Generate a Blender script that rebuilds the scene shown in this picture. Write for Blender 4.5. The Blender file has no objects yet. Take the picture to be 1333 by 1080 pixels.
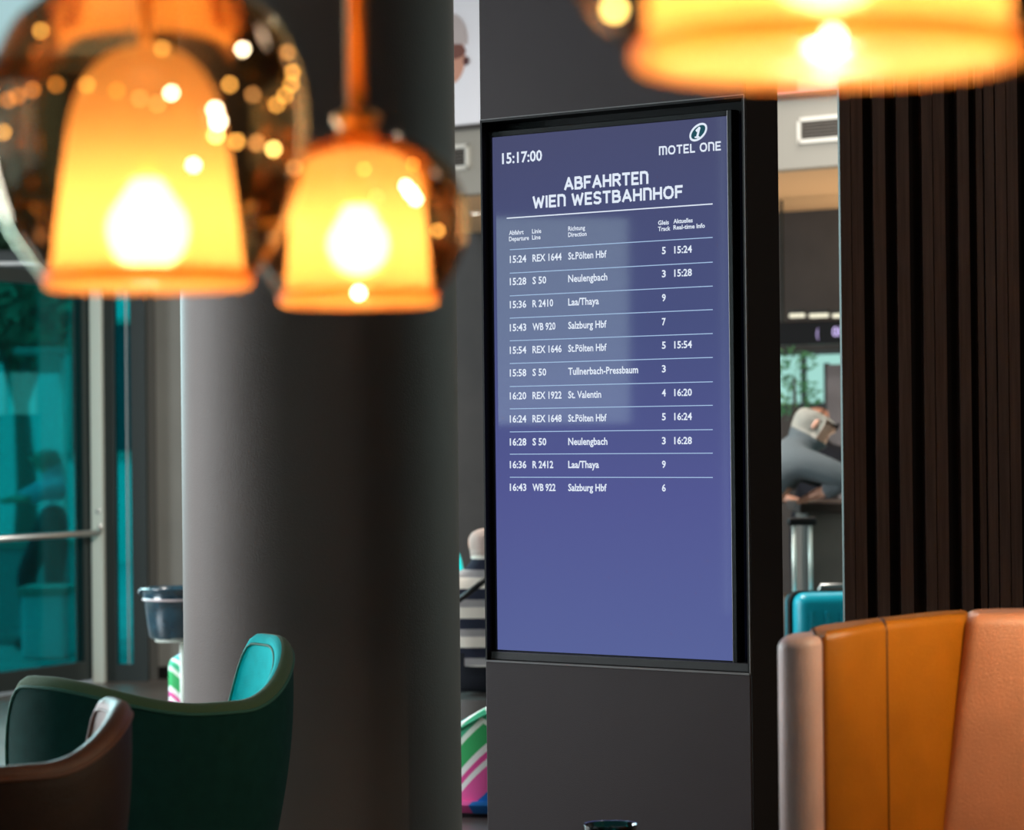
import bpy, bmesh, math, random
from mathutils import Vector, Matrix
random.seed(7)
S = bpy.context.scene
COL = S.collection
PI = math.pi
# ---------------------------------------------------------------- camera
FPX, CX, CY = 3860.0, 666.5, 540.0
CAMZ, PITCH, ROLL = 1.40, 0.0066, 0.0105
_s, _c = math.sin(ROLL), math.cos(ROLL)
F = Vector((0, math.cos(PITCH), math.sin(PITCH)))
U0 = Vector((0, -math.sin(PITCH), math.cos(PITCH)))
R0 = Vector((1, 0, 0))
RV = _c * R0 - _s * U0
UV = _s * R0 + _c * U0
CAM = Vector((0, 0, CAMZ))
cam = bpy.data.cameras.new('camera')
cam_o = bpy.data.objects.new('camera', cam)
COL.objects.link(cam_o)
m = Matrix((RV, UV, -F)).transposed().to_4x4()
m.translation = CAM
cam_o.matrix_world = m
cam.sensor_width = 36
cam.lens = FPX / 1333 * 36
cam.clip_end = 200
cam.dof.use_dof = True
cam.dof.focus_distance = 8.0
cam.dof.aperture_fstop = 4.0
S.camera = cam_o
# ---------------------------------------------------------------- exposure, world, large lights
S.view_settings.view_transform = 'Standard'
S.view_settings.look = 'None'
S.view_settings.gamma = 1
S.view_settings.use_curve_mapping = False
S.view_settings.exposure = 0.0
w = bpy.data.worlds.new('world'); S.world = w; w.use_nodes = True
bgn = w.node_tree.nodes['Background']
bgn.inputs[0].default_value = (0.80, 0.93, 1.0, 1)
bgn.inputs[1].default_value = 2.2

def area(name, loc, target, sx, sy, power, color):
    l = bpy.data.lights.new(name, 'AREA'); l.shape = 'RECTANGLE'
    l.size, l.size_y, l.energy, l.color = sx, sy, power, color
    o = bpy.data.objects.new(name, l); COL.objects.link(o)
    o.location = loc
    o.rotation_euler = (Vector(target) - Vector(loc)).to_track_quat('-Z', 'Y').to_euler()
    return o
# daylight entering by the windows of the left wall (openings built below)
WINX = -6.0
WINS = [(1.6, 3.6), (4.0, 5.9), (6.33, 8.7), (9.3, 11.9)]   # y ranges
WZ = [(0.5, 3.4), (0.5, 3.4), (1.40, 2.50), (0.5, 3.4)]
WP = [2, 3, 4.5, 500]
for (a, b), (z0, z1), p in zip(WINS, WZ, WP):
    area('daylight', (WINX + 0.03, (a + b) / 2, (z0 + z1) / 2), (10, (a + b) / 2, (z0 + z1) / 2), b - a, z1 - z0, p, (0.90, 0.96, 1.0) if p != 4.5 else (0.72, 0.95, 1.0))
# daylight through the entrance glazing, falling into the lounge from behind left
area('daylight_entrance', (-3.6, 14.5, 2.2), (-1.2, 6.5, 0.8), 1.6, 1.8, 240, (0.55, 0.95, 1.0))
# unseen fill lights, added for room light under the ceiling
area('added_fill_east', (5.15, 12.2, 1.9), (0, 9.5, 1.9), 2.6, 2.8, 52, (0.72, 1.0, 0.90))  # added greenish fill for the column's right side, set at an added window
area('fill_light', (-1.0, 2.5, 4.05), (-1.0, 3.2, 0), 1.2, 1.2, 3, (1.0, 0.86, 0.74))
area('fill_light', (1.9, 15.0, 4.05), (1.9, 15.6, 0), 1.2, 1.2, 34, (1.0, 0.93, 0.86))
area('fill_light', (0.1, 13.2, 4.05), (0.1, 13.6, 0), 1.0, 1.0, 230, (1.0, 0.93, 0.86))
area('fill_light', (2.6, 5.2, 4.05), (1.8, 6.0, 0), 0.6, 0.6, 17, (1.0, 0.8, 0.66))

# ---------------------------------------------------------------- helpers
def ray(px, py):
    return F + RV * ((px - CX) / FPX) - UV * ((py - CY) / FPX)
def at(px, py, Y):
    d = ray(px, py)
    return CAM + d * (Y / d.y)
def plane_hit(px, py, O, r):
    """ray onto the upright plane through O (x,y) running along r (x,y): returns u, z"""
    d = ray(px, py)
    det = d.x * (-r[1]) - d.y * (-r[0])
    t = (O[0] * (-r[1]) - O[1] * (-r[0])) / det
    p = CAM + d * t
    return (p.x - O[0]) * r[0] + (p.y - O[1]) * r[1], p.z

def mat(name, col, rough=0.6, metal=0.0, spec=0.5, bump=0.0, bscale=60, var=0.0, vscale=4, emit=None, estr=0.0, coat=0.0, sheen=0.0, nospl=False, stretch=None):
    M = bpy.data.materials.new(name); M.use_nodes = True
    nt = M.node_tree; b = nt.nodes['Principled BSDF']
    b.inputs['Base Color'].default_value = (*col, 1)
    b.inputs['Roughness'].default_value = rough
    b.inputs['Metallic'].default_value = metal
    b.inputs['Specular IOR Level'].default_value = spec
    b.inputs['Coat Weight'].default_value = coat
    b.inputs['Sheen Weight'].default_value = sheen
    if emit:
        b.inputs['Emission Color'].default_value = (*emit, 1)
        b.inputs['Emission Strength'].default_value = estr
    tc = nt.nodes.new('ShaderNodeTexCoord')
    vec = tc.outputs['Object']
    if stretch:
        mp = nt.nodes.new('ShaderNodeMapping'); mp.inputs['Scale'].default_value = stretch
        nt.links.new(vec, mp.inputs[0]); vec = mp.outputs[0]
    if bump:
        n = nt.nodes.new('ShaderNodeTexNoise'); n.inputs['Scale'].default_value = bscale; n.inputs['Detail'].default_value = 4
        nt.links.new(vec, n.inputs['Vector'])
        bp = nt.nodes.new('ShaderNodeBump'); bp.inputs['Strength'].default_value = bump; bp.inputs['Distance'].default_value = 0.004
        nt.links.new(n.outputs[0], bp.inputs['Height']); nt.links.new(bp.outputs[0], b.inputs['Normal'])
    if var:
        n = nt.nodes.new('ShaderNodeTexNoise'); n.inputs['Scale'].default_value = vscale; n.inputs['Detail'].default_value = 5
        nt.links.new(vec, n.inputs['Vector'])
        cr = nt.nodes.new('ShaderNodeValToRGB')
        cr.color_ramp.elements[0].position = 0.3; cr.color_ramp.elements[1].position = 0.7
        cr.color_ramp.elements[0].color = (*[c * (1 - var) for c in col], 1)
        cr.color_ramp.elements[1].color = (*[min(1, c * (1 + var)) for c in col], 1)
        nt.links.new(n.outputs[0], cr.inputs[0]); nt.links.new(cr.outputs[0], b.inputs['Base Color'])
    if nospl: M.cycles.emission_sampling = 'NONE'
    return M

def emis(name, col, s, sample=False):
    M = bpy.data.materials.new(name); M.use_nodes = True
    nt = M.node_tree; nt.nodes.clear()
    o = nt.nodes.new('ShaderNodeOutputMaterial'); e = nt.nodes.new('ShaderNodeEmission')
    e.inputs[0].default_value = (*col, 1); e.inputs[1].default_value = s
    nt.links.new(e.outputs[0], o.inputs[0])
    if not sample: M.cycles.emission_sampling = 'NONE'
    return M

def thin_glass(name, tint, refl=1.0, ior=1.5, rough=0.02, rcol=(1, 1, 1)):
    """thin pane: tinted straight-through light plus a Fresnel surface reflection"""
    M = bpy.data.materials.new(name); M.use_nodes = True
    nt = M.node_tree; nt.nodes.clear()
    o = nt.nodes.new('ShaderNodeOutputMaterial'); t = nt.nodes.new('ShaderNodeBsdfTransparent')
    g = nt.nodes.new('ShaderNodeBsdfGlossy'); g.inputs['Roughness'].default_value = rough
    g.inputs['Color'].default_value = (*rcol, 1)
    f = nt.nodes.new('ShaderNodeFresnel'); f.inputs[0].default_value = ior
    mu = nt.nodes.new('ShaderNodeMath'); mu.operation = 'MULTIPLY'; mu.inputs[1].default_value = refl
    mx = nt.nodes.new('ShaderNodeMixShader')
    t.inputs[0].default_value = (*tint, 1)
    nt.links.new(f.outputs[0], mu.inputs[0]); nt.links.new(mu.outputs[0], mx.inputs[0])
    nt.links.new(t.outputs[0], mx.inputs[1]); nt.links.new(g.outputs[0], mx.inputs[2]); nt.links.new(mx.outputs[0], o.inputs[0])
    return M

def ramp_mat(name, kind, stops, freq, rough=0.7, sheen=0.0):
    """print / knit pattern on real surfaces. kind: 'z' bands or 'chevron'"""
    M = bpy.data.materials.new(name); M.use_nodes = True
    nt = M.node_tree; b = nt.nodes['Principled BSDF']; b.inputs['Roughness'].default_value = rough
    b.inputs['Sheen Weight'].default_value = sheen
    tc = nt.nodes.new('ShaderNodeTexCoord'); sp = nt.nodes.new('ShaderNodeSeparateXYZ')
    nt.links.new(tc.outputs['Object'], sp.inputs[0])
    def M_(op, a, bb):
        n = nt.nodes.new('ShaderNodeMath'); n.operation = op
        for i, v in enumerate((a, bb)):
            if v is None: continue
            if isinstance(v, (int, float)): n.inputs[i].default_value = v
            else: nt.links.new(v, n.inputs[i])
        return n.outputs[0]
    if kind == 'z':
        v = M_('MULTIPLY', sp.outputs[2], freq)
    else:
        tri = M_('PINGPONG', M_('ADD', sp.outputs[0], M_('MULTIPLY', sp.outputs[1], 0.6)), 0.17)
        v = M_('MULTIPLY', M_('ADD', M_('MULTIPLY', tri, 1.0), sp.outputs[2]), freq)
    v = M_('FRACT', v, None)
    cr = nt.nodes.new('ShaderNodeValToRGB'); cr.color_ramp.interpolation = 'CONSTANT'
    e = cr.color_ramp.elements
    for i, (p, c) in enumerate(stops):
        x = e[i] if i < 2 else e.new(p)
        x.position = p; x.color = (*c, 1)
    nt.links.new(v, cr.inputs[0]); nt.links.new(cr.outputs[0], b.inputs['Base Color'])
    return M

def link(name, bm, mt, parent=None, smooth=False, loc=None, autos=None):
    me = bpy.data.meshes.new(name)
    bmesh.ops.recalc_face_normals(bm, faces=bm.faces)
    bm.to_mesh(me); bm.free()
    if smooth:
        for p in me.polygons: p.use_smooth = True
        if autos is not None:
            me.set_sharp_from_angle(angle=autos)
    o = bpy.data.objects.new(name, me); COL.objects.link(o)
    if mt: me.materials.append(mt)
    if parent: o.parent = parent
    if loc: o.location = loc
    return o

def empty(name, label, cat, loc=(0, 0, 0), rz=0.0, group=None):
    o = bpy.data.objects.new(name, None); COL.objects.link(o)
    o.empty_display_size = 0.1
    o.location = loc; o.rotation_euler = (0, 0, rz)
    if label: o['label'] = label
    if cat: o['category'] = cat
    if group: o['group'] = group
    return o
def tag(o, label, cat, group=None):
    o['label'] = label; o['category'] = cat
    if group: o['group'] = group
    return o
def structure(o, label=None):
    o['kind'] = 'structure'
    if label: o['label'] = label
    return o

def box(bm, x0, x1, y0, y1, z0, z1, bevel=0.0, seg=2, M=None):
    r = bmesh.ops.create_cube(bm, size=1)
    vs = r['verts']
    for v in vs:
        v.co = Vector(((v.co.x + .5) * (x1 - x0) + x0, (v.co.y + .5) * (y1 - y0) + y0, (v.co.z + .5) * (z1 - z0) + z0))
    if bevel:
        es = list({e for v in vs for e in v.link_edges})
        rr = bmesh.ops.bevel(bm, geom=es, offset=bevel, segments=seg, affect='EDGES', profile=0.5)
        vs = list({v for f in rr['faces'] for v in f.verts} | {v for v in vs if v.is_valid})
    if M is not None:
        for v in vs: v.co = M @ v.co
    return vs

def tube(bm, pts, r, n=10, cap=True):
    pts = [Vector(p) for p in pts]
    rs = r if isinstance(r, (list, tuple)) else [r] * len(pts)
    rings = []
    for i, p in enumerate(pts):
        d = (pts[min(i + 1, len(pts) - 1)] - pts[max(i - 1, 0)]).normalized()
        a = d.orthogonal().normalized() if i == 0 else (a - d * a.dot(d)).normalized()
        b = d.cross(a)
        rings.append([bm.verts.new(p + (a * math.cos(2 * PI * k / n) + b * math.sin(2 * PI * k / n)) * rs[i]) for k in range(n)])
    for i in range(len(rings) - 1):
        for k in range(n):
            bm.faces.new((rings[i][k], rings[i][(k + 1) % n], rings[i + 1][(k + 1) % n], rings[i + 1][k]))
    if cap:
        bm.faces.new(rings[0]); bm.faces.new(rings[-1])

def lathe(bm, prof, n=48, cx=0, cy=0, closed=False, capb=False, capt=False):
    rings = []
    for r, z in prof:
        rings.append([bm.verts.new((cx + r * math.cos(2 * PI * k / n), cy + r * math.sin(2 * PI * k / n), z)) for k in range(n)])
    m_ = len(rings)
    for i in range(m_ if closed else m_ - 1):
        a, b = rings[i], rings[(i + 1) % m_]
        for k in range(n):
            bm.faces.new((a[k], a[(k + 1) % n], b[(k + 1) % n], b[k]))
    if capb: bm.faces.new(rings[0])
    if capt: bm.faces.new(rings[-1])

def smoothprof(pts, n=5):
    """Catmull-Rom through profile points"""
    out = []
    P = [pts[0]] + list(pts) + [pts[-1]]
    for i in range(1, len(P) - 2):
        for k in range(n):
            t = k / n
            q = []
            for c in range(len(P[0])):
                p0, p1, p2, p3 = P[i - 1][c], P[i][c], P[i + 1][c], P[i + 2][c]
                q.append(0.5 * (2 * p1 + (p2 - p0) * t + (2 * p0 - 5 * p1 + 4 * p2 - p3) * t * t + (3 * p1 - p0 - 3 * p2 + p3) * t ** 3))
            out.append(tuple(q))
    out.append(tuple(pts[-1]))
    return out

# ---------------------------------------------------------------- materials
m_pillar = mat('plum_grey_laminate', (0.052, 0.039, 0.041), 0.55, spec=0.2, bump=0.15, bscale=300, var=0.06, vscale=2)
m_black = mat('black_satin', (0.006, 0.006, 0.006), 0.5, spec=0.2)
m_blackgl = mat('black_gloss_bezel', (0.008, 0.008, 0.009), 0.3, spec=0.3)
m_edge = mat('highlight_grey_edge', (0.22, 0.21, 0.21), 0.4)  # pale niche trim; its top line is a painted highlight
m_column = mat('column_coating', (0.165, 0.134, 0.122), 0.65, spec=0.2, bump=0.2, bscale=160, var=0.05, vscale=3)
m_floor = mat('dark_stone_floor', (0.10, 0.085, 0.075), 0.35, bump=0.1, bscale=20, var=0.2, vscale=2)
m_ceil = mat('ceiling_paint', (0.10, 0.09, 0.085), 0.9, bump=0.1)
m_wallw = mat('warm_white_paint', (0.34, 0.32, 0.275), 0.85, bump=0.1, bscale=80)
m_wallg = mat('greige_wall', (0.20, 0.20, 0.18), 0.85, bump=0.1, bscale=80, var=0.05)
m_walld = mat('dark_panel_wall', (0.055, 0.046, 0.04), 0.7, bump=0.1, bscale=40, var=0.15)
m_wallroom = mat('room_wall', (0.16, 0.12, 0.10), 0.85, bump=0.1, bscale=80)
m_slat = mat('dark_walnut_slat', (0.17, 0.11, 0.09), 0.5, bump=0.3, bscale=30, var=0.25, vscale=5, stretch=(20, 20, 0.8))
m_slatback = mat('slat_backing', (0.010, 0.007, 0.006), 0.8)
m_steel = mat('brushed_steel', (0.55, 0.56, 0.54), 0.35, metal=0.9)
m_post = mat('pale_grey_metal', (0.66, 0.72, 0.65), 0.45)
m_dframe = mat('anthracite_frame', (0.02, 0.03, 0.03), 0.4)
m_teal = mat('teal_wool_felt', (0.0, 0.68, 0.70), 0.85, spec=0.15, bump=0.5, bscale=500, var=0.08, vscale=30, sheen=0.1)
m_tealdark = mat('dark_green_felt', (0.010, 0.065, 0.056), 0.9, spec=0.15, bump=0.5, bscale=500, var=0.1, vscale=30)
m_tealrim = mat('olive_lit_felt_rim', (0.10, 0.20, 0.10), 0.8, bump=0.5, bscale=500, sheen=0.2)  # rim colour lightened to olive to stand for light falling on it
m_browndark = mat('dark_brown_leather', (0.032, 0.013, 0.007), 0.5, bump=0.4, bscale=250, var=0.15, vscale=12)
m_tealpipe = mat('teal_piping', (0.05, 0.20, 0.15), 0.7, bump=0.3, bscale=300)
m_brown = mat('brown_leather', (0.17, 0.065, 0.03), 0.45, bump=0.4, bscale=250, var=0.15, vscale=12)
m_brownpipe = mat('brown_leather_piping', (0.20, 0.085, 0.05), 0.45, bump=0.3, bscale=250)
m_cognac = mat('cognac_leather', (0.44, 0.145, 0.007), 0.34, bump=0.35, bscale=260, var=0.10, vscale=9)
m_cognac2 = mat('cognac_cool_lit_edge', (0.66, 0.44, 0.40), 0.45, bump=0.35, bscale=260, var=0.10, vscale=9)  # same leather, cool daylight on the edge put into the colour
m_cognac3 = mat('cognac_cool_lit_back', (0.56, 0.23, 0.12), 0.42, bump=0.35, bscale=260, var=0.08, vscale=9)  # same leather, paler pinkish light on the back put into the colour
m_thread = mat('dark_seam_piping', (0.05, 0.015, 0.008), 0.5)
m_brass = mat('copper_brass', (0.85, 0.42, 0.10), 0.38, metal=0.75)
m_skin = mat('skin', (0.62, 0.33, 0.23), 0.55, bump=0.1, bscale=100)
m_hairg = mat('grey_hair', (0.42, 0.41, 0.36), 0.6, bump=0.8, bscale=90)
m_hairp = mat('thin_pale_hair', (0.55, 0.42, 0.36), 0.6, bump=0.6, bscale=90)
m_darkh = mat('dark_hair', (0.05, 0.035, 0.03), 0.6, bump=0.6, bscale=90)
m_shirt = mat('slate_grey_shirt', (0.16, 0.19, 0.205), 0.85, bump=0.3, bscale=150)
m_trous = mat('dark_trousers', (0.03, 0.035, 0.05), 0.85, bump=0.3, bscale=150)
m_shoe = mat('black_shoe', (0.015, 0.013, 0.012), 0.4)
m_case = mat('teal_suitcase_shell', (0.0, 0.30, 0.40), 0.35, bump=0.1, bscale=60)
m_counter = mat('dark_counter', (0.11, 0.095, 0.08), 0.5, bump=0.1, bscale=30, var=0.2)
m_countop = mat('counter_top', (0.03, 0.022, 0.018), 0.3)
m_bucket = mat('petrol_glaze', (0.010, 0.040, 0.062), 0.16, spec=0.8, coat=0.6, var=0.5, vscale=14)
m_ledw = emis('led_cream', (1.0, 0.95, 0.72), 1.1)
m_strip = ramp_mat('navy_cream_stripes', 'z', [(0, (0.015, 0.02, 0.045)), (0.36, (0.92, 0.88, 0.79)), (0.74, (0.42, 0.40, 0.40))], 8.3, 0.85)
m_chev = ramp_mat('chevron_print', 'chevron', [(0, (0.05, 0.55, 0.50)), (.12, (0.85, 0.9, 0.85)), (.18, (0.0, 0.16, 0.55)), (.32, (0.85, 0.10, 0.38)),
                  (.50, (0.9, 0.9, 0.88)), (.55, (0.80, 0.07, 0.33)), (.60, (0.9, 0.9, 0.88)), (.66, (0.03, 0.42, 0.12)), (.82, (0.8, 0.92, 0.8)), (.87, (0.05, 0.48, 0.25)), (.95, (0.88, 0.9, 0.86))], 2.3, 0.7)
g_door = thin_glass('teal_door_glass', (0.03, 0.68, 0.70), 0.5)
g_clear = thin_glass('window_glass', (0.85, 0.92, 0.90), 1.0)
g_cup = thin_glass('teal_tumbler_glass', (0.15, 0.62, 0.62), 2.5)

# ---------------------------------------------------------------- room shell
CEIL = 4.2
bm = bmesh.new(); box(bm, -6.2, 5.2, -4, 17.6, -0.1, 0.0); structure(link('floor', bm, m_floor))
bm = bmesh.new(); box(bm, -6.2, 5.2, -4, 17.6, CEIL, CEIL + .1); box(bm, -1.4, 5.2, 17.6, 21.5, CEIL, CEIL + .1); structure(link('ceiling', bm, m_ceil))
bm = bmesh.new(); box(bm, -6.2, 5.2, -4.2, -4, 0, CEIL); structure(link('wall_front', bm, m_wallroom))
bm = bmesh.new(); box(bm, 5.2, 5.4, -4.2, 10.9, 0, CEIL); box(bm, 5.2, 5.4, 13.5, 21, 0, CEIL); box(bm, 5.2, 5.4, 10.9, 13.5, 0, .5); box(bm, 5.2, 5.4, 10.9, 13.5, 3.3, CEIL)
structure(link('wall_east', bm, m_wallroom))
bm = bmesh.new()
for q in ((10.9, 10.96, .5, 3.3), (13.44, 13.5, .5, 3.3), (12.17, 12.23, .5, 3.3), (10.9, 13.5, .5, .56), (10.9, 13.5, 3.24, 3.3)): box(bm, 5.2, 5.26, q[0], q[1], q[2], q[3])
we = structure(link('window_8', bm, m_dframe))  # window added in the unseen wall to admit the greenish fill
bm = bmesh.new(); box(bm, 5.3, 5.31, 10.9, 13.5, .5, 3.3); link('pane', bm, g_clear, we)  # pane of the added window
# left wall with four window openings
bm = bmesh.new()
ys = [-4.2] + [v for p in WINS for v in p] + [17.6]
for i in range(0, len(ys), 2): box(bm, WINX - .2, WINX, ys[i], ys[i + 1], 0, CEIL)
for (a, b), (z0, z1) in zip(WINS, WZ):
    box(bm, WINX - .2, WINX, a, b, 0, z0); box(bm, WINX - .2, WINX, a, b, z1, CEIL)
structure(link('wall_left', bm, m_wallroom))
for i, ((a, b), (z0, z1)) in enumerate(zip(WINS, WZ)):
    bm = bmesh.new()
    for q in ((a, a + .05), (b - .05, b), ((a + b) / 2 - .02, (a + b) / 2 + .02)):
        box(bm, WINX + .04, WINX + .09, q[0], q[1], z0, z1)
    box(bm, WINX + .04, WINX + .09, a, b, z0, z0 + .05); box(bm, WINX + .04, WINX + .09, a, b, z1 - .05, z1)
    wf = structure(link('window_%d' % (i + 1), bm, m_dframe))
    bm = bmesh.new(); box(bm, WINX - .06, WINX - .05, a, b, z0, z1); link('pane', bm, g_clear, wf)

# ---------------------------------------------------------------- rear of the lobby: bulkhead, soffit, recessed wall
RD = Vector((0.773, -0.634, 0)).normalized()      # direction shared by display pillar and rear wall
ND = Vector((0.634, 0.773, 0)).normalized()       # away from the viewer
RANG = math.atan2(RD.y, RD.x)
BO = Vector((at(1063, 560, 16).x, 16, 0))         # point of the bulkhead face
def rearpart(name, u0, u1, v0, v1, z0, z1, mt, bevel=0.0, parent=None):
    bm = bmesh.new(); box(bm, u0, u1, v0, v1, z0, z1, bevel)
    o = link(name, bm, mt, parent)
    if parent is None:
        o.location = BO; o.rotation_euler = (0, 0, RANG)
    return o
def rz_(px, py, dv=0.0):
    O = BO + ND * dv
    return plane_hit(px, py, (O.x, O.y), (RD.x, RD.y))
zsof = rz_(1063, 217)[1]
zpost = rz_(1063, 118)[1]
structure(rearpart('wall_back', -4.6, 3.2, 0.0, 0.15, zsof, CEIL, m_wallw))
m_soff = mat('soffit_cream_paint', (0.75, 0.50, 0.28), 0.8)
structure(rearpart('trim_1', -4.6, 3.2, 0.15, 2.6, zsof, zsof + .08, m_soff))
structure(rearpart('wall_recess', -5.8, 3.2, 2.6, 2.75, 0, CEIL, m_walld))
structure(rearpart('floor_recess', -4.6, 3.2, -.2, 2.6, -.1, -0.004, m_floor))
# vents
def vent(px0, px1, py0, py1, label):
    u0, za = rz_(px0, py0); u1, zb = rz_(px1, py1)
    c = rz_((px0 + px1) / 2, (py0 + py1) / 2)
    h = abs(c[1] - rz_((px0 + px1) / 2, py0)[1])
    P = BO + RD * u0 + Vector((0, 0, c[1]))
    e = empty('air_vent', label, 'vent', P - ND * 0.0, RANG, 'air vents in the rear bulkhead')
    wd = u1 - u0
    bm = bmesh.new()
    for q in ((0, wd, -h, -h + .022), (0, wd, h - .022, h), (0, .022, -h, h), (wd - .022, wd, -h, h)):
        box(bm, q[0], q[1], -.02, 0.0, q[2], q[3])
    link('vent_frame', bm, mat('vent_cream', (0.75, 0.72, 0.64), 0.6), e)
    bm = bmesh.new(); box(bm, .022, wd - .022, -.004, 0, -h + .022, h - .022); link('backing', bm, m_black, e)
    n = 5
    s0 = None
    for i in range(n):
        z = -h + .035 + (2 * h - .07) * i / (n - 1)
        bm = bmesh.new(); box(bm, .022, wd - .022, -.016, -.006, -.003, .006)
        o = link('slat', bm, mat('vent_slat', (0.12, 0.10, 0.08), 0.5), e) if s0 is None else s0.copy()
        if s0 is None: s0 = o
        else: bm.free(); COL.objects.link(o)
        o.location = (0, 0, z)
vent(1040, 1125, 150, 184, 'cream framed air vent right of the display pillar')
vent(556, 612, 190, 222, 'cream framed air vent between the column and the display pillar')
# wall pictures above the bulkhead ledge
m_pap = mat('poster_paper', (0.93, 0.91, 0.95), 0.7)
e = empty('wall_poster', 'pale wall picture of a face in a white cap, left of the display pillar', 'poster', BO, RANG)
ul = rz_(560, 100)[0]; ur = rz_(700, 100)[0]
bm = bmesh.new(); box(bm, ul, ur, -.03, 0.0, zpost, CEIL - .02); link('panel', bm, m_pap, e)
def disc(px, py, rx, ry, name, mt, off, cut=None, tilt=0):
    u, z = rz_(px, py)
    k = 17.4 / FPX
    bm = bmesh.new()
    vs = []
    for i in range(28):
        a = 2 * PI * i / 28
        x, y = rx * math.cos(a), ry * math.sin(a)
        if cut is not None and y < cut: y = cut
        vs.append(bm.verts.new((u + (x * math.cos(tilt) - y * math.sin(tilt)) * k, -.03 - off, z + (x * math.sin(tilt) + y * math.cos(tilt)) * k)))
    f = bm.faces.new(vs)
    bmesh.ops.recalc_face_normals(bm, faces=bm.faces)
    r = bmesh.ops.extrude_face_region(bm, geom=[f]); 
    for v in [g for g in r['geom'] if isinstance(g, bmesh.types.BMVert)]: v.co.y -= .001
    return link(name, bm, mt, e)
disc(592, 76, 24, 34, 'printed_face', mat('print_skin', (0.66, 0.32, 0.22), 0.7), .001)
disc(590, 66, 28, 12, 'printed_cap_brim', mat('print_brown', (0.20, 0.07, 0.05), 0.7), .003, tilt=-.15)
disc(590, 58, 31, 40, 'printed_cap', mat('print_cap', (0.56, 0.47, 0.45), 0.7), .005, cut=0, tilt=-.1)
disc(612, 80, 5, 6, 'printed_glasses', mat('print_glasses', (0.10, 0.03, 0.03), 0.7), .007)
e = empty('wall_poster', 'pink and red wall picture above the air vent right of the pillar', 'poster', BO, RANG)
ul = rz_(985, 100)[0]; ur = rz_(1190, 100)[0]
bm = bmesh.new(); box(bm, ul, ur, -.03, 0.0, zpost, CEIL - .02); link('panel', bm, mat('pink_print', (0.75, 0.38, 0.36), 0.7), e)
bm = bmesh.new(); u1 = rz_(1042, 110)[0]; box(bm, ul, u1, -.032, -.03, zpost + .01, CEIL - .03); link('printed_red_shape', bm, mat('red_print', (0.65, 0.05, 0.04), 0.7), e)
structure(rearpart('trim_2', -4.6, 3.2, -.035, 0, zpost - .03, zpost - .004, m_walld))
# small ceiling spot in the soffit
P = at(619, 290, 19.0); P.z = zsof
e = empty('ceiling_spotlight', 'small round spotlight glowing in the cream soffit left of the pillar', 'spotlight', P)
bm = bmesh.new(); lathe(bm, [(.035, -.012), (.045, -.012), (.048, -.0)], 20, capb=False); link('ring', bm, m_steel, e, True)
bm = bmesh.new(); lathe(bm, [(.001, -.006), (.034, -.010)], 20); link('lamp_face', bm, emis('spot_face', (1, .9, .75), 6), e)
l = bpy.data.lights.new('soffit_spot', 'SPOT'); l.energy = 8; l.spot_size = 1.4; l.shadow_soft_size = .04; l.color = (1, .8, .6)
lo = bpy.data.objects.new('soffit_spot', l); COL.objects.link(lo); lo.location = P - Vector((0, 0, .06))
area('fill_light', (BO + RD * 0.4 + ND * 1.9 + Vector((0, 0, 0.3))), BO + RD * 0.4 + ND * 1.4 + Vector((0, 0, 5)), 2.4, .6, 75, (1, .78, .55))  # unseen uplight near the floor, added to brighten the soffit

# recess items seen right of the pillar
def recess(name, label, cat, px0, px1, py0, py1, dv, th, mt, parent=None, bev=0.0):
    uc = rz_((px0 + px1) / 2, (py0 + py1) / 2, dv)
    u0 = rz_(px0, (py0 + py1) / 2, dv)[0]; u1 = rz_(px1, (py0 + py1) / 2, dv)[0]
    z1 = rz_((px0 + px1) / 2, py0, dv)[1]; z0 = rz_((px0 + px1) / 2, py1, dv)[1]
    if parent is None:
        e = empty(name, label, cat, BO + ND * dv + RD * u0 + Vector((0, 0, z0)), RANG)
    else: e = parent
    return e, u1 - u0, z1 - z0
# rear window
e, wd, h = recess('window_5', None, None, 1012, 1100, 462, 524, 2.58, .05, None)
e['kind'] = 'structure'
bm = bmesh.new(); box(bm, 0, wd, -.015, -.005, 0, h); link('pane', bm, emis('daylit_pane', (0.50, 0.95, 0.85), 0.75), e)
bm = bmesh.new()
for q in ((-.03, wd + .03, -.03, .0), (-.03, wd + .03, h, h + .03), (-.03, 0, 0, h), (wd, wd + .03, 0, h), (wd * .40, wd * .46, 0, h)):
    box(bm, q[0], q[1], -.04, 0, q[2], q[3])
link('window_frame', bm, m_dframe, e)
# grey screen partition in front of the window, right part
e, wd, h = recess('partition_panel', 'grey partition panel behind the man at the counter', 'partition', 1076, 1120, 474, 690, 2.2, .04, None)
e.location.z = 0
bm = bmesh.new(); z1 = rz_(1090, 474, 2.2)[1]; box(bm, 0, wd, 0, .04, 0, z1, .006); link('board', bm, mat('grey_board', (0.16, 0.15, 0.16), 0.7), e)
bm = bmesh.new(); box(bm, -.012, 0, -.005, .045, 0, z1 + .01); link('edge_profile', bm, m_dframe, e)
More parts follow.
